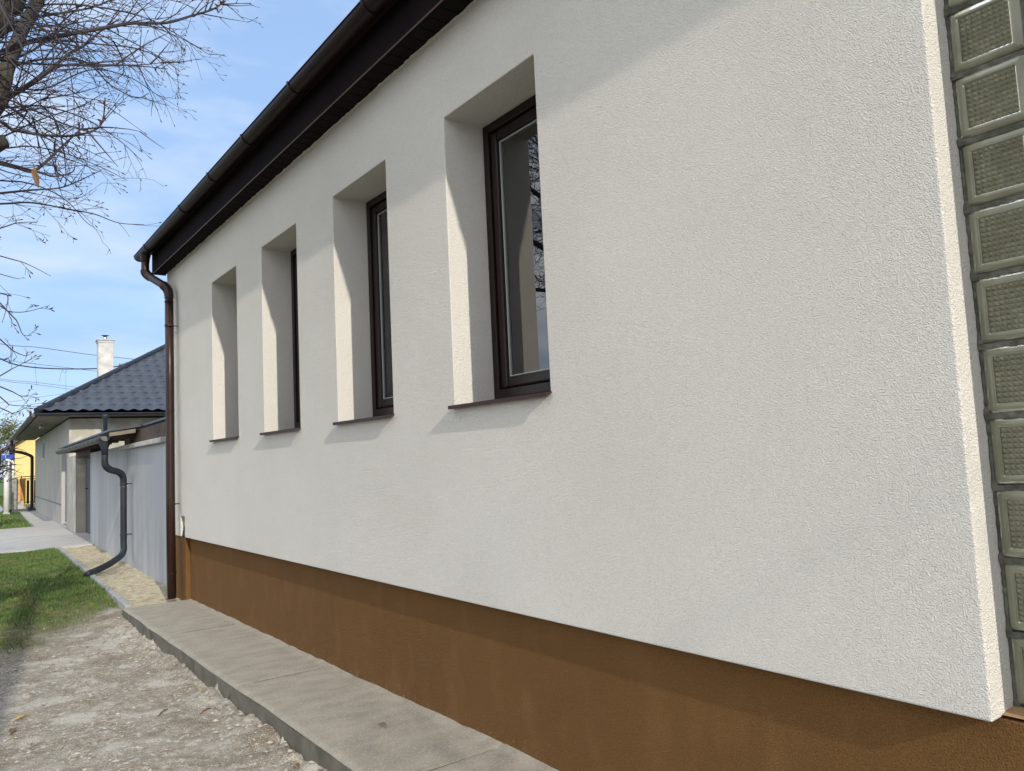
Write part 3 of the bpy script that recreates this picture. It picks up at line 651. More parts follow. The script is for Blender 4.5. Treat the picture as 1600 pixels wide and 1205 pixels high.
# far street downpipe
fp = smoothpath([fr(B0-.06, 27.5, 1.5), fr(B0-.06, 27.5, 1.25), fr(B0-.02, 27.4, 1.05), fr(-.45, 27.3, .95), fr(-.16, 27.2, .80), fr(-.12, 27.2, .6), fr(-.12, 27.2, -.4), fr(-.12, 27.2, -1.25), fr(-.18, 27.2, -1.38), fr(-.3, 27.15, -1.42)], 6)
MB().tube(fp, .062, 14).build('downpipe', M['pipe'], gh, smooth=True)
# chimney on the roof
ca, cb0 = 17.4, 1.22
MB().box(cb0, cb0+.44, ca, ca+.44, 2.3, 4.30, fr).build('chimney', M['chim'], R1, bevel=.01)
MB().box(cb0-.05, cb0+.49, ca-.05, ca+.49, 4.3005, 4.34, fr).build('chimney_cap', M['coping'], R1, bevel=.012)
MB().box(cb0-.02, cb0+.46, ca-.02, ca+.46, 4.24, 4.30, fr).build('chimney_collar', M['chim'], R1)
fl = MB(); c0 = Vector(fr(cb0+.22, ca+.22, 0)); c0.z = 0; fl.tube([c0+Vector((0, 0, 4.33)), c0+Vector((0, 0, 4.47))], .06, 14); fl.build('flue', M['steel'], R1, smooth=True)
MB().tube([c0+Vector((0, 0, 4.50)), c0+Vector((0, 0, 4.525))], [.13, .02], 14).build('flue_hat', M['anth'], R1)
MB().tube([c0+Vector((0, 0, 4.46)), c0+Vector((0, 0, 4.505))], .012, 6).build('flue_stem', M['steel'], R1)
tag(gh, 'grey plastered house with blue grey tiled hip roof and white chimney', 'house')
# security camera under the soffit
sc = empty('security_camera', fr(-.42, 16.6, 1.48)); MB().tube([fr(-.42, 16.6, 1.497), fr(-.42, 16.6, 1.47)], .05, 14).build('mount', M['white'], sc)
ball = MB(); ball.tube([fr(-.42, 16.6, 1.475), fr(-.42, 16.58, 1.45), fr(-.42, 16.55, 1.42), fr(-.42, 16.52, 1.40)], [.03, .055, .055, .03], 12); ball.build('camera_head', M['white'], sc, smooth=True)
MB().tube([fr(-.42, 16.525, 1.402), fr(-.42, 16.51, 1.392)], .02, 10).build('lens', M['black'], sc)
tag(sc, 'small white security camera under the eave soffit of the grey house', 'security camera')
# rain trough on the ground at the far corner
tr = MB(); tr.prism([(-.09, -1.44), (-.07, -1.44), (-.06, -1.40), (.06, -1.40), (.07, -1.44), (.09, -1.44), (.08, -1.35), (.06, -1.35), (.055, -1.385), (-.055, -1.385), (-.06, -1.35), (-.08, -1.35)], -1.15, .1, lambda p, q, t: fr(t, 26.9+p, q))
tag(tr.build('rain_trough', M['anth']), 'dark rain trough lying on the pavement below the far downpipe', 'rain trough')

# ---------------------------------------------------------------- beyond: fence bits, yellow house
gt = empty('yard_gate', fr(-.2, 28.6, -1.2))
MB().box(-.55, .9, 28.35, 28.75, -1.55, -1.30, fr).build('base', M['coping'], gt, bevel=.01)
MB().box(-.47, -.40, 28.5, 28.57, -1.30, -.02, fr).build('gate_post', M['yelwood'], gt, bevel=.005)
MB().box(-.36, -.28, 28.5, 28.57, -1.28, -.10, fr).build('gate_post', M['yelwood'], gt, bevel=.005)
for z in (-.06, -.16, -1.15): MB().box(-.39, .9, 28.52, 28.55, z, z+.035, fr).build('rail', M['black'], gt)
for b in np.arange(-.25, .9, .135): MB().box(b, b+.10, 28.5, 28.52, -1.2, -.2, fr).build('slat', M['black'], gt)
tag(gt, 'black slatted yard gate with yellow posts beyond the grey house', 'gate')

yh = empty('yellow_house', (6, 52, -1.5))
def yf(b, a, z): return fr(b-.35, a+38.0, z)
MB().box(-.02, 7.0, -.25, -.001, -2, 1.7, yf).build('gable_wall', M['yellow'], yh)
MB().box(0, 7.0, .0, 10, -2, 1.68, yf).build('street_wall', M['tan'], yh)
yr = MB(); yr.prism([(-.75, 1.2), (3.5, 4.2), (7.7, 1.2), (7.7, 1.35), (3.5, 4.35), (-.75, 1.35)], -.6, 10.5, lambda p, q, t: yf(p, t, q)); yr.build('roof', M['darkwood'], yh)
yg = MB(); yg.prism([(0, 1.69), (7, 1.69), (3.5, 4.15)], -.24, 0, lambda p, q, t: yf(p, t, q)); yg.build('gable_top', M['yellow'], yh)
MB().tube(smoothpath([yf(-.75, -.2, 1.05), yf(-.6, -.2, .95), yf(-.2, -.28, .80), yf(-.10, -.3, .65), yf(-.10, -.3, -.4), yf(-.10, -.3, -1.4)], 5), .055, 10).build('downpipe', M['white'], yh, smooth=True)
for q in np.arange(-.9, 1.0, .28): MB().box(-.028, -.0205, -.24, -.10, q, q+.14, yf).build('quoin', M['brick'], yh)
tag(yh, 'yellow rendered house with dark roof and white downpipe in the distance', 'house')

of = empty('picket_fence', (2.9, 39, -1.4))
for z in (-.35, -.8): MB().box(2.78, 3.03, 38.96, 38.99, z, z+.06).build('rail', M['orange'], of)
for xx in np.arange(2.78, 2.97, .095): MB().prism([(xx, -1.05), (xx+.075, -1.05), (xx+.075, -.14), (xx+.037, -.10), (xx, -.14)], 38.93, 38.955, lambda p, q, t: (p, t, q)).build('picket', M['orange'], of)
MB().box(2.76, 3.04, 38.9, 39.05, -1.5, -1.06).build('base', M['coping'], of)
tag(of, 'orange picket fence beside the yellow house', 'fence')
sp = empty('stone_pillar', (2.66, 38.6, -1.5)); MB().box(2.52, 2.76, 38.5, 38.74, -1.5, -.08).build('shaft', M['stone'], sp, bevel=.02); MB().box(2.49, 2.79, 38.47, 38.77, -.079, -.02).build('cap', M['coping'], sp, bevel=.02)
tag(sp, 'rough grey stone gate pillar left of the orange picket fence', 'pillar')
wp = empty('street_sign', (2.40, 37.5, -1.5)); MB().tube([(2.40, 37.5, -1.55), (2.40, 37.5, .85)], .035, 10).build('post', M['white'], wp, smooth=True)
for y0, x0, x1, z in ((37.46, 2.30, 2.60, .80), (37.46, 2.0, 2.27, .78)): MB().box(x0, x1, y0, y0+.02, z-.09, z+.09).build('name_plate', M['blue'], wp, bevel=.006)
tag(wp, 'white street sign post carrying two blue name plates', 'street sign')
cp = empty('concrete_post', (2.28, 36.5, -1.5)); MB().tube([(2.27, 36.5, -1.55), (2.27, 36.5, .1), (2.27, 36.5, .32)], [.10, .095, .09], 12).build('shaft', M['white'], cp, smooth=True); MB().box(2.16, 2.38, 36.39, 36.61, -1.56, -1.42).build('foot', M['coping'], cp, bevel=.01)
tag(cp, 'thick white concrete post standing on the far lawn', 'post')

# ---------------------------------------------------------------- foliage trees far away
def leaf_tree(name, base, hgt, cr, n, m, label, group=None, size=.09, seed=3, crown_z=.62, trunk_r=.09):
    r = np.random.default_rng(seed); e = empty(name, base); bx, by, bz = base
    t = MB(); t.tube([(bx, by, bz-.1), (bx+.05, by, bz+hgt*.3), (bx, by+.05, bz+hgt*.6)], [trunk_r, trunk_r*.8, trunk_r*.5], 8)
    cen = []
    for i in range(14):
        an = r.uniform(0, 6.28); rad = cr*r.uniform(.35, .85); cz = bz+hgt*crown_z+hgt*.32*r.uniform(-1, 1)
        c_ = (bx+rad*math.cos(an), by+rad*math.sin(an), cz); cen.append(c_)
        t.tube(smoothpath([(bx, by, bz+hgt*r.uniform(.25, .5)), ((bx+c_[0])/2, (by+c_[1])/2, (bz+hgt*.45+cz)/2+.1), c_], 3), [trunk_r*.35*(1-k*.13) for k in range(7)], 5)
    t.build('trunk', M['bark'], e)
    idx = r.integers(0, 14, n); C = np.array(cen)[idx] + r.normal(0, cr*.20, (n, 3))
    a = r.normal(0, 1, (n, 3)); a /= np.linalg.norm(a, axis=1)[:, None]; b = np.cross(a, r.normal(0, 1, (n, 3))); b /= np.linalg.norm(b, axis=1)[:, None]
    s = size*r.uniform(.5, 1.3, n)[:, None]
    V = np.stack([C-a*s, C+b*s*.4, C+a*s, C-b*s*.4], 1).reshape(-1, 3); c = MB(); c.v = [tuple(p) for p in V.tolist()]; c.n = len(V); c.f = [(4*i, 4*i+1, 4*i+2, 4*i+3) for i in range(n)]
    c.build('crown', m, e); return tag(e, label, 'tree', group)
leaf_tree('leafing_tree', (2.9, 62, -1.5), 5.2, 1.9, 5200, M['crown'], 'yellow green leafing tree behind the yellow house roof', seed=4)
leaf_tree('leafing_tree', (-.6, 70, -1.5), 6, 2.4, 4000, M['bush'], 'olive green tree beside the far road, left of the yellow house', seed=6)

# pollarded tree: knobbly bare branches
def pollard():
    e = empty('pollarded_tree', (1.25, 26.5, -1.5)); t = MB(); rn = random.Random(5)
    t.tube([(1.25, 26.5, -1.6), (1.27, 26.5, -.8), (1.25, 26.5, -.2)], [.14, .11, .10], 9)
    for i in range(16):
        an = rn.uniform(0, 6.28); p = Vector((1.25, 26.5, -.3+.4*rn.random())); path = [p.copy()]; d = Vector((math.cos(an), math.sin(an), rn.uniform(.3, 1.6))).normalized()
        for k in range(7):
            p = p+d*.13; path.append(p.copy()); d = (d+Vector((rn.uniform(-.5, .5), rn.uniform(-.5, .5), rn.uniform(-.35, .35)))).normalized()
        t.tube(path, [.04-.004*k for k in range(len(path))], 6)
    t.build('trunk', M['bark'], e); tg = MB()
    for i in range(120):
        an = rn.uniform(0, 6.28); R_ = rn.uniform(.2, .55); p = Vector((1.25+R_*math.cos(an), 26.5+R_*math.sin(an), rn.uniform(-.2, .8))); path = [p.copy()]; d = Vector((math.cos(an)*.6, math.sin(an)*.6, rn.uniform(-.2, 1))).normalized()
        for k in range(4): p = p+d*.12; path.append(p.copy()); d = (d+Vector((rn.uniform(-.4, .4), rn.uniform(-.4, .4), rn.uniform(-.3, .3)))).normalized()
        tg.tube(path, [.012, .010, .008, .006, .004], 4)
    tg.build('twigs', M['twig'], e); tag(e, 'small pollarded tree with knobbly bare branches on the lawn edge', 'tree')
pollard()

# ---------------------------------------------------------------- cables
def ray(x, y): return fw*FPX + rr*(x-800) - uu*(y-602.5)
def at(x, y, Y): d = ray(x, y); return d*(Y/d.y)
def cable(pts, Y0, Y1, r, label, sag=0):
    P = [at(x, y, Y0+(Y1-Y0)*i/(len(pts)-1)) for i, (x, y) in enumerate(pts)]
    a, b = P[0]-(P[1]-P[0])*3.2+Vector((0, 0, .5)), P[-1]+(P[-1]-P[-2])*2.0
    o = MB().tube(smoothpath([a]+P+[b], 5), r, 6).build('power_cable', M['cable']); return tag(o, label, 'cable', 'cables crossing the sky above the grey house')
cable([(-20, 534), (60, 543), (140, 554), (215, 562), (260, 567)], 30, 33, .009, 'thin upper cable crossing behind the top of the white chimney')
cable([(-15, 558), (0, 561), (30, 571), (80, 576), (152, 576), (195, 571)], 29, 31, .020, 'thick sagging black cable passing behind the chimney shaft')
cable([(-10, 557), (50, 568), (100, 574)], 29, 30, .006, 'very thin cable just above the thick black cable')
cable([(-15, 589), (50, 597), (125, 606), (150, 609)], 33, 35, .006, 'upper of the two thin parallel cables below the thick cable')
cable([(-15, 591), (50, 600), (120, 610), (145, 614)], 33, 35, .006, 'lower of the two thin parallel cables below the thick cable')
cable([(0, 629), (50, 622), (80, 618), (115, 613)], 34, 35, .005, 'lone thin cable rising to the right just above the hip ridge')
cable([(-15, 667), (0, 666), (18, 664), (35, 662)], 34, 35, .005, 'lowest thin cable ending behind the grey eave corner')
for pts, lb in (([(55, 572), (56, 588), (58, 605)], 'loose wire strand dangling from the thick cable nearer the tree'), ([(103, 577), (103, 597), (103, 617)], 'loose wire strand dangling straight down left of the chimney'), ([(98, 577), (95, 584), (93, 596)], 'short curled wire strand left of the straight dangling one')):
    tag(MB().tube(smoothpath([at(x, y, 30) for x, y in pts], 5), .004, 5).build('wire_strand', M['cable']), lb, 'wire', 'wire strands hanging from the cable')
lp = MB(); lp.tube([at(101+3*math.cos(t), 579+3*math.sin(t), 30) for t in np.linspace(0, 6.0, 14)], .004, 5)
tag(lp.build('wire_loop', M['cable']), 'small wire loop on the thick cable left of the chimney', 'wire')
cc = MB(); p = at(193, 570, 30.3)
for k in range(9): q = p+Vector((random.uniform(-.12, .14), random.uniform(-.1, .1), random.uniform(-.09, .08))); cc.tube([q, q+Vector((random.uniform(-.08, .08), .03, random.uniform(-.05, .07)))], [.045, .025], 7)
tag(cc.build('cable_splice', M['wood']), 'brown weathered splice on the thick cable just above the roof slope', 'cable splice')

# ---------------------------------------------------------------- bare tree, upper left
def bare_tree():
    rn = random.Random(11); e = empty('bare_tree', (-1.15, 5.2, -1.58))
    tr = MB(); tw = MB(); bd = MB()
    def P(x, y, Y): return at(x, y, Y)
    tr.tube(smoothpath([(-1.15, 5.2, -1.7), (-1.12, 5.2, -.9), (-1.05, 5.15, .2), (-.95, 5.1, 1.2)], 5), [.20, .185, .175, .165, .16, .155, .15, .15, .145, .14, .14, .135, .13, .125, .12, .12], 14)
    limbs = []
    def limb(pts, r0, r1, n=7):
        p = smoothpath(pts, 6); m = len(p); tr.tube([q+Vector((rn.uniform(-1, 1), rn.uniform(-1, 1), rn.uniform(-1, 1)))*r0*.12 for q in p], [r0+(r1-r0)*i/(m-1) for i in range(m)], n); limbs.append((p, r1))
    limb([(-.95, 5.1, 1.15), (-.45, 4.8, 1.9), P(-60, 60, 4.4), P(2, -5, 4.3), P(50, -110, 4.4)], .12, .075, 10)
    limb([(-.95, 5.1, 1.1), (-.4, 5.1, 1.5), P(-25, 190, 5.2), P(14, 95, 5.2), P(56, 5, 5.3), P(90, -80, 5.4)], .055, .028, 8)
    limb([(-.95, 5.1, 1.15), (-1.6, 5.4, 2.2), (-2.3, 5.5, 3.4), (-2.6, 5.5, 4.6)], .10, .04)
    limb([(-.95, 5.1, 1.2), (-1.2, 4.5, 2.3), (-1.5, 3.6, 3.5), (-1.7, 3.2, 4.4)], .09, .04)
    limb([(-.95, 5.1, 1.2), (-.9, 5.6, 2.5), (-.9, 6.4, 3.8), (-.8, 6.9, 4.9)], .09, .04)
    limb([(-1.05, 5.15, .3), (-1.6, 4.9, 1.0), (-2.4, 4.7, 1.7), (-3.0, 4.5, 2.2)], .06, .025)
    limb([(-1.0, 5.1, .7), (-.9, 4.6, 1.1), (-.8, 3.9, 1.7), (-.7, 3.4, 2.3)], .055, .025)
    limb([(-.95, 5.1, 1.2), (-.75, 6.0, 1.8), (-.65, 6.9, 2.4), (-.55, 7.8, 3.0)], .06, .02)
    limb([(-.95, 5.1, 1.2), (-1.1, 6.2, 2.3), (-1.0, 7.2, 3.1), (-.9, 8.2, 4.0)], .06, .02)
    limb([(-.95, 5.1, 1.2), (-1.0, 5.9, 1.5), (-1.2, 7.0, 1.9), (-1.1, 8.0, 2.2)], .05, .02)
    def twig(p, d, L, r, depth, droop=.0):
        n = max(4, int(L/.055)); path = [p.copy()]; dd = d.normalized(); step = L/n; cv = Vector((rn.uniform(-1, 1), rn.uniform(-1, 1), rn.uniform(-.6, .6)))*.11
        for k in range(n):
            dd = (dd + cv + Vector((rn.uniform(-1, 1), rn.uniform(-1, 1), rn.uniform(-1, 1)))*.075 + Vector((0, 0, -droop))).normalized(); p = p+dd*step; path.append(p.copy())
            if depth > 0 and k > 0 and rn.random() < .43:
                s = Vector((rn.uniform(-1, 1), rn.uniform(-1, 1), rn.uniform(-1, 1))); s = (s-dd*s.dot(dd)).normalized()
                twig(p, dd*rn.uniform(.5, 1.1)+s*.7, L*rn.uniform(.3, .65)*(1-k/n*.4), r*.62, depth-1, droop)
        tw.tube(path, [max(.0011, r*(1-.75*i/n)) for i in range(n+1)], 4 if r > .004 else 3, caps=False)
        # hooked tip and bud
        if rn.random() < .4:
            q = path[-1]; bd.tube([q, q+dd*.012, q+dd*.02], [.0022, .0032, .0008], 4)
    def guided(pts, Y0, Y1, r, side=10, L=.45, bend=1):
        base = [P(x*1000/3012.5*1.0, y*1000/3012.5, Y0+(Y1-Y0)*i/(len(pts)-1)) for i, (x, y) in enumerate(pts)]
        st = base[0]+(base[0]-base[1]).normalized()*.55; st.x = min(st.x, -.05)
        pth = smoothpath([st]+base, 5); m = len(pth)
        tw.tube(pth, [r*(1.35-.95*i/(m-1)) for i in range(m)], 6, caps=True)
        for k in range(side):
            i = rn.randint(2, m-2); t = (pth[i+1]-pth[i]).normalized(); s = Vector((rn.uniform(-1, 1), rn.uniform(-1, 1), rn.uniform(-1, 1))); s = (s-t*s.dot(t)).normalized()
            twig(pth[i], t*.9+s*.7, L*rn.uniform(.5, 1.1)*(1-.55*i/m), r*.42, 2)
        if r > .006:
            for k in range(7):
                i = rn.randint(m//2, m-1); q = pth[i]; s = Vector((rn.uniform(-1, 1), rn.uniform(-1, 1), rn.uniform(-1, 1))).normalized(); bd.tube([q, q+s*.012, q+s*.026], [.004, .007, .002], 5)
    G = [([(0, 250), (130, 200), (300, 165), (500, 130), (620, 110), (780, 108), (900, 75), (1000, 45), (1060, 5)], 4.4, 4.8, .011, 26, .6),
         ([(0, 470), (100, 420), (230, 330), (330, 250), (400, 210), (470, 150), (560, 90)], 4.8, 5.0, .010, 22, .6),
         ([(0, 490), (150, 400), (290, 310), (450, 305), (640, 310), (790, 325)], 5.2, 5.4, .007, 22, .5),
         ([(0, 570), (60, 610), (200, 635), (340, 640), (450, 610), (485, 560), (495, 460)], 4.4, 4.5, .008, 14, .45),
         ([(0, 770), (80, 790), (160, 805), (260, 720), (345, 640), (390, 600)], 4.3, 4.4, .008, 12, .4),
         ([(0, 910), (150, 895), (300, 880), (460, 810)], 4.9, 5.0, .006, 12, .4),
         ([(0, 960), (150, 955), (350, 990), (450, 1010), (560, 1050), (680, 1058)], 4.9, 5.1, .0045, 12, .35),
         ([(160, 805), (250, 830), (340, 810), (355, 760)], 4.3, 4.35, .005, 4, .25),
         ([(0, 130), (120, 90), (300, 60), (450, 30), (600, -40)], 5.5, 5.6, .010, 22, .6),
         ([(0, 330), (200, 280), (400, 290), (520, 400), (640, 460), (700, 440)], 5.0, 5.3, .006, 18, .5),
         ([(0, 200), (250, 190), (480, 210), (650, 230), (780, 290), (850, 340)], 5.5, 5.7, .006, 20, .5),
         ([(0, 60), (250, 20), (500, 40), (700, 90), (830, 160), (930, 225)], 5.3, 5.6, .006, 20, .5),
         ([(0, 650), (200, 560), (380, 500), (500, 430)], 5.6, 5.6, .005, 14, .5),
         ([(0, 510), (200, 500), (400, 560), (560, 660), (670, 760)], 5.4, 5.5, .005, 18, .45),
         ([(0, 700), (150, 690), (330, 730), (480, 790), (600, 850)], 5.6, 5.6, .0045, 14, .4),
         ([(0, 850), (120, 860), (240, 900), (330, 960), (400, 1040), (440, 1070)], 5.2, 5.3, .004, 10, .35),
         ([(0, 1075), (80, 1050), (180, 1045)], 5.0, 5.0, .0035, 5, .25),
         ([(0, 400), (200, 420), (420, 330), (600, 360), (730, 440), (780, 470)], 5.7, 5.8, .005, 18, .5),
         ([(0, 20), (200, -30), (500, -40), (800, 0), (920, 40)], 5.2, 5.3, .005, 16, .4),
         ([(600, -120), (900, -60), (1060, 20), (1150, 95)], 5.2, 5.3, .005, 7, .25),
         ([(0, 1205), (120, 1240), (240, 1300)], 4.7, 4.7, .003, 2, .12),
         ([(0, 1290), (90, 1315)], 4.7, 4.7, .0025, 1, .1), ([(0, 1380), (35, 1390), (33, 1440), (10, 1520)], 4.7, 4.7, .003, 4, .15),
         ([(0, 1440), (40, 1465), (120, 1468), (235, 1438)], 4.7, 4.7, .003, 3, .12), ([(36, 1465), (78, 1510), (108, 1575), (150, 1580)], 4.7, 4.7, .003, 3, .12),
         ([(0, 1597), (60, 1650), (120, 1675), (130, 1655)], 4.7, 4.7, .003, 3, .12), ([(0, 1770), (60, 1735), (150, 1690)], 4.7, 4.7, .003, 4, .15),
         ([(0, 1820), (60, 1845), (105, 1868), (135, 1860)], 4.7, 4.7, .003, 5, .15), ([(0, 1868), (45, 1905), (145, 1912)], 4.7, 4.7, .003, 4, .15),
         ([(0, 1920), (60, 1945), (150, 1905)], 4.7, 4.7, .0028, 4, .15)]
    for g in G: guided(*g)
    # general twigs on every limb and the far side of the crown
    for p, r in limbs:
        for k in range(15):
            i = rn.randint(len(p)//3, len(p)-1); an = rn.uniform(0, 6.28); twig(p[i], Vector((math.cos(an)-.35, math.sin(an), rn.uniform(-.3, .9))), rn.uniform(.7, 1.4), .008, 2, .0)
    tr.tube([P(-14, 232, 4.3), P(2, 222, 4.28), P(9, 220, 4.27)], [.035, .034, .030], 12)
    tr.build('trunk', M['bark'], e, smooth=True); tw.build('twigs', M['twig'], e); bd.build('buds', M['bud'], e)
    return tag(e, 'bare budding tree whose thin twigs hang into the sky at upper left', 'tree')
bare_tree()
# dry leaf caught in the twigs
def leaf(c, L, W, ang, m, label, group=None, curl=.35, up=Vector((0, 0, 1)), dirv=None, name='dry_leaf'):
    n = 9; d = dirv or Vector((math.cos(ang), math.sin(ang), 0)); s = up.cross(d).normalized(); V = []; F = []
    for i in range(n):
        t = i/(n-1); w_ = W*math.sin(math.pi*min(1, t*.93+.05))**.8
        for j in (-1, -.5, 0, .5, 1):
            V.append(Vector(c)+d*(L*(t-.5))+s*(w_*j*(1+.15*math.sin(9*t+j)))+up*(curl*w_*abs(j)**1.5+.12*L*math.sin(t*3)*curl+.006*math.sin(t*17+j*3)*L*5))
    for i in range(n-1):
        for j in range(4): F.append((i*5+j, i*5+j+1, i*5+6+j, i*5+5+j))
    b = MB(); b.add(V, F); b.tube([Vector(c)-d*L*.5, Vector(c)-d*L*.72], .0012, 4)
    o = b.build(name, m, smooth=True); so3 = o.modifiers.new('s', 'SOLIDIFY'); so3.thickness = .0012
    return tag(o, label, 'leaf', group)
pL = at(57, 278, 4.3); leaf(pL, .10, .014, 0, M['leafdry'], 'brown curled dry leaf caught among the bare twigs', None, .9, up=Vector((-.3, -.9, .1)).normalized(), dirv=Vector((.18, 0, -.98)).normalized())

# a second bare tree behind the viewpoint: its soft shade mottles the wall and yard
def shade_tree(base, seed, hgt=8, label='bare street tree standing behind the viewpoint beside the yard', tk=3.2):
    rn = random.Random(seed); e = empty('bare_tree', base); t = MB(); b0 = Vector(base)
    t.tube(smoothpath([b0, b0+Vector((.1, 0, 1.5)), b0+Vector((0, .1, tk))], 4), .15, 10)
    def br(p, d, L, r, dep):
        n = 6; path = [p.copy()]
        for k in range(n):
            d = (d+Vector((rn.uniform(-1, 1), rn.uniform(-1, 1), rn.uniform(-.6, .9)))*.16).normalized(); p = p+d*(L/n); path.append(p.copy())
            if dep and k > 0:
                for _ in range(1 if rn.random() < .75 else 2):
                    s = Vector((rn.uniform(-1, 1), rn.uniform(-1, 1), rn.uniform(-.5, 1))).normalized(); br(p, (d+s*.9).normalized(), L*.55, r*.42, dep-1)
        t.tube(path, [r*(1-.6*i/n) for i in range(n+1)], 4 if r < .02 else 6, caps=False)
    for k in range(8): an = k*.8; br(b0+Vector((0, .05, tk-1+.15*k)), Vector((math.cos(an)*.8, math.sin(an)*.8, .8)), hgt*.34, .045, 2)
    t.build('trunk', M['bark'], e); return tag(e, label, 'tree')
shade_tree((.35, -9.5, -1.6), 21)
up_ = empty('utility_pole', (-1.02, -2.6, -1.6))  # unseen pole added to cast the dark band on the left ground
MB().tube([(-1.02, -2.6, -1.7), (-1.02, -2.6, 2), (-1.02, -2.6, 6.4)], [.16, .14, .11], 14).build('shaft', M['wood'], up_, smooth=True)
MB().box(-1.62, -.42, -2.53, -2.45, 5.7, 5.8).build('crossarm', M['wood'], up_, bevel=.01)
for xx in (-1.5, -.54): MB().tube([(xx, -2.49, 5.8), (xx, -2.49, 5.88), (xx, -2.49, 5.92)], [.03, .045, .02], 10).build('insulator', M['white'], up_)
tag(up_, 'wooden utility pole with crossarm standing behind the viewpoint', 'pole')

# ---------------------------------------------------------------- lawn, grit, leaves, rubble
def blades(name, n, xr, yr, hmin, hmax, seed, dens, m, wid=.004):
    r = np.random.default_rng(seed); x = r.uniform(*xr, n); y = r.uniform(*yr, n); keep = r.random(n) < dens(x, y); x = x[keep]; y = y[keep]; n = len(x)
    z = gheight(x, y); an = r.uniform(0, 6.28, n); h = r.uniform(hmin, hmax, n)*(.7+.9*(vnoise(x, y, 2.2, 60)+.5)); ln = r.uniform(.2, 1.1, n)*h; la = r.uniform(0, 6.28, n)
    w_ = wid*r.uniform(.6, 1.3, n); dx = np.cos(an)*w_; dy = np.sin(an)*w_; ex = np.cos(la)*ln; ey = np.sin(la)*ln
    V = np.empty((n, 5, 3)); V[:, 0] = np.stack([x-dx, y-dy, z-.005], 1); V[:, 1] = np.stack([x+dx, y+dy, z-.005], 1)
    V[:, 2] = np.stack([x+dx*.7+ex*.35, y+dy*.7+ey*.35, z+h*.6], 1); V[:, 3] = np.stack([x-dx*.7+ex*.35, y-dy*.7+ey*.35, z+h*.6], 1); V[:, 4] = np.stack([x+ex, y+ey, z+h], 1)
    b = MB(); b.v = [tuple(p) for p in V.reshape(-1, 3).tolist()]; b.n = n*5
    b.f = [f for i in range(n) for f in ((5*i, 5*i+1, 5*i+2, 5*i+3), (5*i+3, 5*i+2, 5*i+4))]
    return tag(b.build(name, m), 'short patchy green grass growing between the yard and the kerb' if seed == 1 else 'short green grass on the lawn beyond the driveway' if seed == 2 else 'rough green grass of the farthest lawn' if seed == 3 else 'longer grass leaning against the outer side of the kerb', 'grass', kind='stuff')
def dens1(x, y):
    kx = 1.66+.034*(y-9.4)
    e = (y-1.05*x) - (8.35-2.4*(vnoise(x, y, 1.8, 61)))
    d = np.clip(.25+e*.55, 0, 1)*(x < kx)*(y < 17.95+.03*x)
    return d*np.clip(.45+1.4*(vnoise(x, y, 1.1, 62)+.35)+.5*vnoise(x, y, 5, 63), .12, 1)
blades('lawn_grass', 150000, (-1.6, 2.0), (6.6, 18.1), .018, .045, 1, dens1, M['grass'], .0035)
blades('lawn_grass', 22000, (-3, 2.35), (26.2, 38.3), .03, .06, 2, lambda x, y: (x < 2.33+.0*y)*1.0*(x < 2.38+.036*(y-10.7)-.68), M['grass'], .010)
blades('lawn_grass', 16000, (-2, 4.2), (50.4, 66), .08, .16, 3, lambda x, y: np.ones_like(x), M['grass'], .03)

def stones(n, xr, yr, rmin, rmax, seed, m, name, label, zf=gheight, prob=None):
    r = np.random.default_rng(seed); b = MB(); x = r.uniform(*xr, n); y = r.uniform(*yr, n)
    if prob is not None: k = r.random(n) < prob(x, y); x = x[k]; y = y[k]
    z = zf(x, y); base = np.array([[0, 0, 1], [1, 0, .1], [.3, .95, 0], [-.8, .6, .1], [-.8, -.6, 0], [.3, -.95, .1], [0, 0, -1.]])
    V = []; F = []; f0 = [(0, 1, 2), (0, 2, 3), (0, 3, 4), (0, 4, 5), (0, 5, 1), (6, 2, 1), (6, 3, 2), (6, 4, 3), (6, 5, 4), (6, 1, 5)]
    for i in range(len(x)):
        s = rmin+(rmax-rmin)*r.random()**3; a = r.uniform(0, 6.28); R_ = np.array([[math.cos(a), -math.sin(a), 0], [math.sin(a), math.cos(a), 0], [0, 0, 1]])
        p = (base*r.uniform(.65, 1.25, (7, 1))*np.array([s*r.uniform(.9, 1.6), s, s*.6]))@R_.T + np.array([x[i], y[i], z[i]+s*.15]); V += p.tolist(); F += [tuple(q+7*i for q in f) for f in f0]
    b.v = [tuple(p) for p in V]; b.f = F; b.n = len(V); return tag(b.build(name, m), label, 'gravel', kind='stuff')
M['pebble'] = mat('pale_pebbles', (.44, .415, .36), (.30, .275, .23), 30, .85)
M['pebble2'] = mat('dark_clods', (.24, .20, .15), (.14, .115, .085), 30, .9)
yard = lambda x, y: np.clip(1.1-.55*np.clip((y-1.05*x)-7.4, 0, 3), 0, 1)*np.clip(1.25-.75*x, .1, 1)*np.clip(.5+2.2*vnoise(x, y, 1.9, 75)+.3, .1, 1)
stones(3000, (-.3, 1.6), (2.9, 10), .002, .012, 70, M['pebble'], 'yard_grit', 'pale pebbles scattered over the dirt yard', prob=yard)
stones(2600, (-.3, 1.6), (2.9, 10), .002, .011, 71, M['pebble2'], 'dirt_clods', 'dark clods of earth scattered over the dirt yard', prob=yard)
stones(330, (1.36, 1.61), (2.9, 9.3), .003, .019, 72, M['crumbs'], 'mortar_crumbs', 'crumbs of mortar fallen along the edge of the concrete path')
stones(3000, (1.76, 2.6), (9.4, 18), .003, .012, 73, M['sandy'], 'strip_gravel', 'sandy gravel along the foot of the plastered wall', zf=lambda x, y: -1.482+0*x, prob=lambda x, y: (x > 1.8+.034*(y-9.4))*1.0)
def gnd(x, y, z=-1.58): d = ray(x, y); return d*(z/d.z)
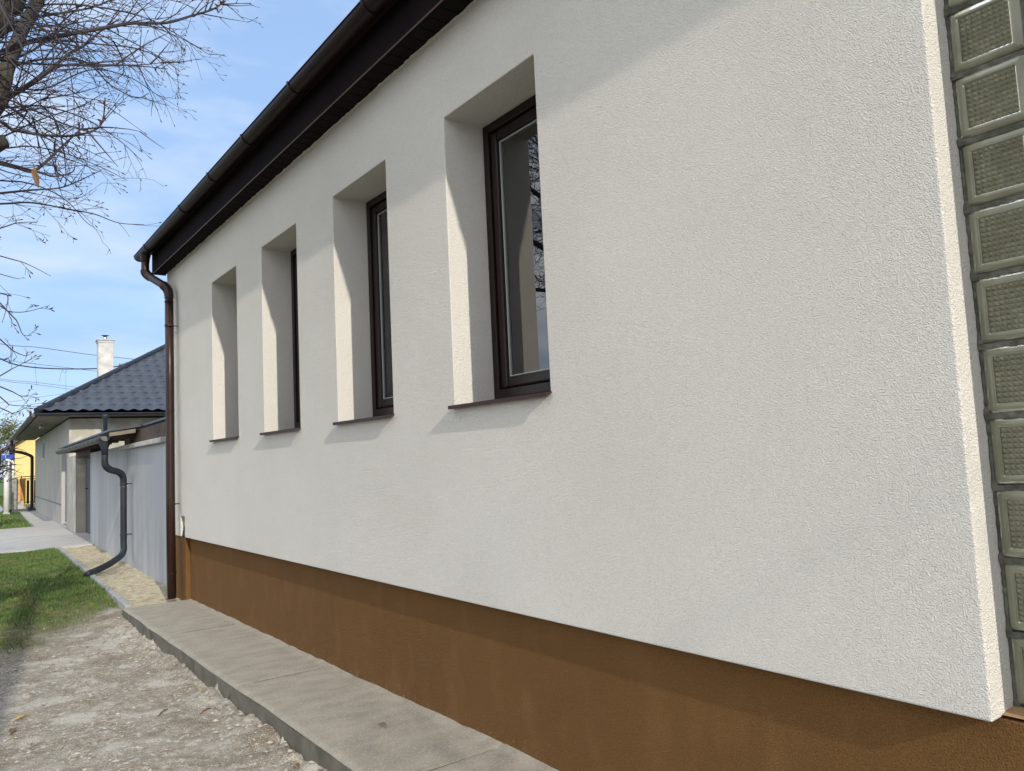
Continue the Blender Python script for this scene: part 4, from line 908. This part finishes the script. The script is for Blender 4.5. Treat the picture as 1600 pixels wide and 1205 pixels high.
# pointed chunks against the slab
def chunk(px, py, s, label, m, seed, sharp=1.4, name='mortar_chunk'):
    r = random.Random(seed); c = gnd(px, py); z = float(gheight(c.x, c.y)); b = MB(); V = []; F = []; n = 8
    for k in range(4):
        for j in range(n):
            a = j*2*math.pi/n; q = s*[1.0, .85, .5, .12][k]*r.uniform(.75, 1.25); V.append((c.x+q*math.cos(a), c.y+q*math.sin(a)*1.3, z-.02+s*sharp*[0, .35, .8, 1.1][k]*r.uniform(.85, 1.1)))
    for k in range(3):
        for j in range(n): F.append((k*n+j, k*n+(j+1) % n, (k+1)*n+(j+1) % n, (k+1)*n+j))
    F.append(tuple(3*n+j for j in range(n))); b.add(V, F); return tag(b.build(name, m), label, 'rubble')
chunk(346, 1081, .045, 'pointed pale mortar chunk leaning at the path edge beside the dry leaf', M['crumbs'], 1)
chunk(446, 1157, .035, 'small pale mortar chunk against the path edge nearer the bottom of the picture', M['crumbs'], 2)
chunk(195, 982, .05, 'lump of broken earth at the far corner of the concrete path', M['pebble2'], 3, .6)
chunk(268, 1040, .04, 'brown clod beside the path edge above the yellow leaf', M['pebble2'], 4, .6)
def gl(px, py, L, W, ang, m, label, z=None, curl=.5):
    c = gnd(px, py) if z is None else gnd(px, py, z); zz = float(gheight(c.x, c.y))+.012 if z is None else z+.008
    leaf(Vector((c.x, c.y, zz)), L, W, ang, m, label, None, curl)
gl(318, 1073, .11, .016, .6, M['leafyel'], 'yellow ribbed fallen leaf on the dirt beside the path edge')
gl(364, 1096, .085, .028, 1.9, M['leafdry'], 'broad grey brown curled leaf leaning on the path edge')
gl(598, 1135, .055, .012, 1.9, M['leafdry'], 'small brown leaf lying on the concrete path near the bottom', z=-1.455)
gl(352, 971, .03, .012, 1., M['leafyel'], 'tiny yellow leaf on the far part of the concrete path', z=-1.455)
gl(36, 1120, .09, .02, .4, M['leafyel'], 'yellow leaf lying on the dirt at lower left')
gl(20, 1140, .08, .02, 1.2, M['leafdry'], 'brown leaf lying on the dirt at the left border')
gl(255, 1112, .13, .006, .9, M['leafdry'], 'narrow brown leaf lying in the middle of the dirt yard')
gl(322, 1112, .11, .009, .7, M['leafdry'], 'dark narrow leaf on the dirt near the broad curled leaf')
gl(465, 1200, .06, .010, 1.4, M['leafdry'], 'rust brown leaf at the bottom border on pale crumbs')
gl(107, 885, .06, .02, .3, M['leafyel'], 'yellow leaf on the grass near the bent black pipe', z=-1.49)
stones(1500, (.1, 1.0), (3.2, 8.2), .003, .016, 76, M['pebble'], 'yard_pebbles', 'whitish pebbles at the left side of the dirt yard', prob=lambda x, y: np.clip(2.2*vnoise(x, y, 2.3, 77)+.6, 0, 1))
def straw():
    r = np.random.default_rng(80); b = MB()
    for i in range(420):
        x = r.uniform(-.1, 1.6); y = r.uniform(3, 10); a = r.uniform(0, 3.14); L = r.uniform(.008, .05); z = float(gheight(x, y))+.004; d = Vector((math.cos(a), math.sin(a), r.uniform(-.15, .2)))*L
        c = Vector((x, y, z)); b.tube([c-d, c+Vector((0, 0, .002)), c+d], [.0007, .0012, .0006], 3)
    return tag(b.build('plant_litter', M['leafdry']), 'bits of straw and twig strewn over the dirt yard', 'litter', kind='stuff')
straw()
blades('weed_tufts', 5200, (1.2, 1.95), (8.9, 17.5), .03, .075, 4, lambda x, y: (np.abs(x-(1.655+.034*(y-9.4))) < .06)*(y > 9.5)*np.clip(.55+1.8*vnoise(x, y, 3, 64), 0, 1), M['grass'], .0035)
for o in list(bpy.data.objects):
    if o.name.startswith('dry_leaf') and 'yellow' in o.get('label', ''): o.name = 'yellow_leaf'
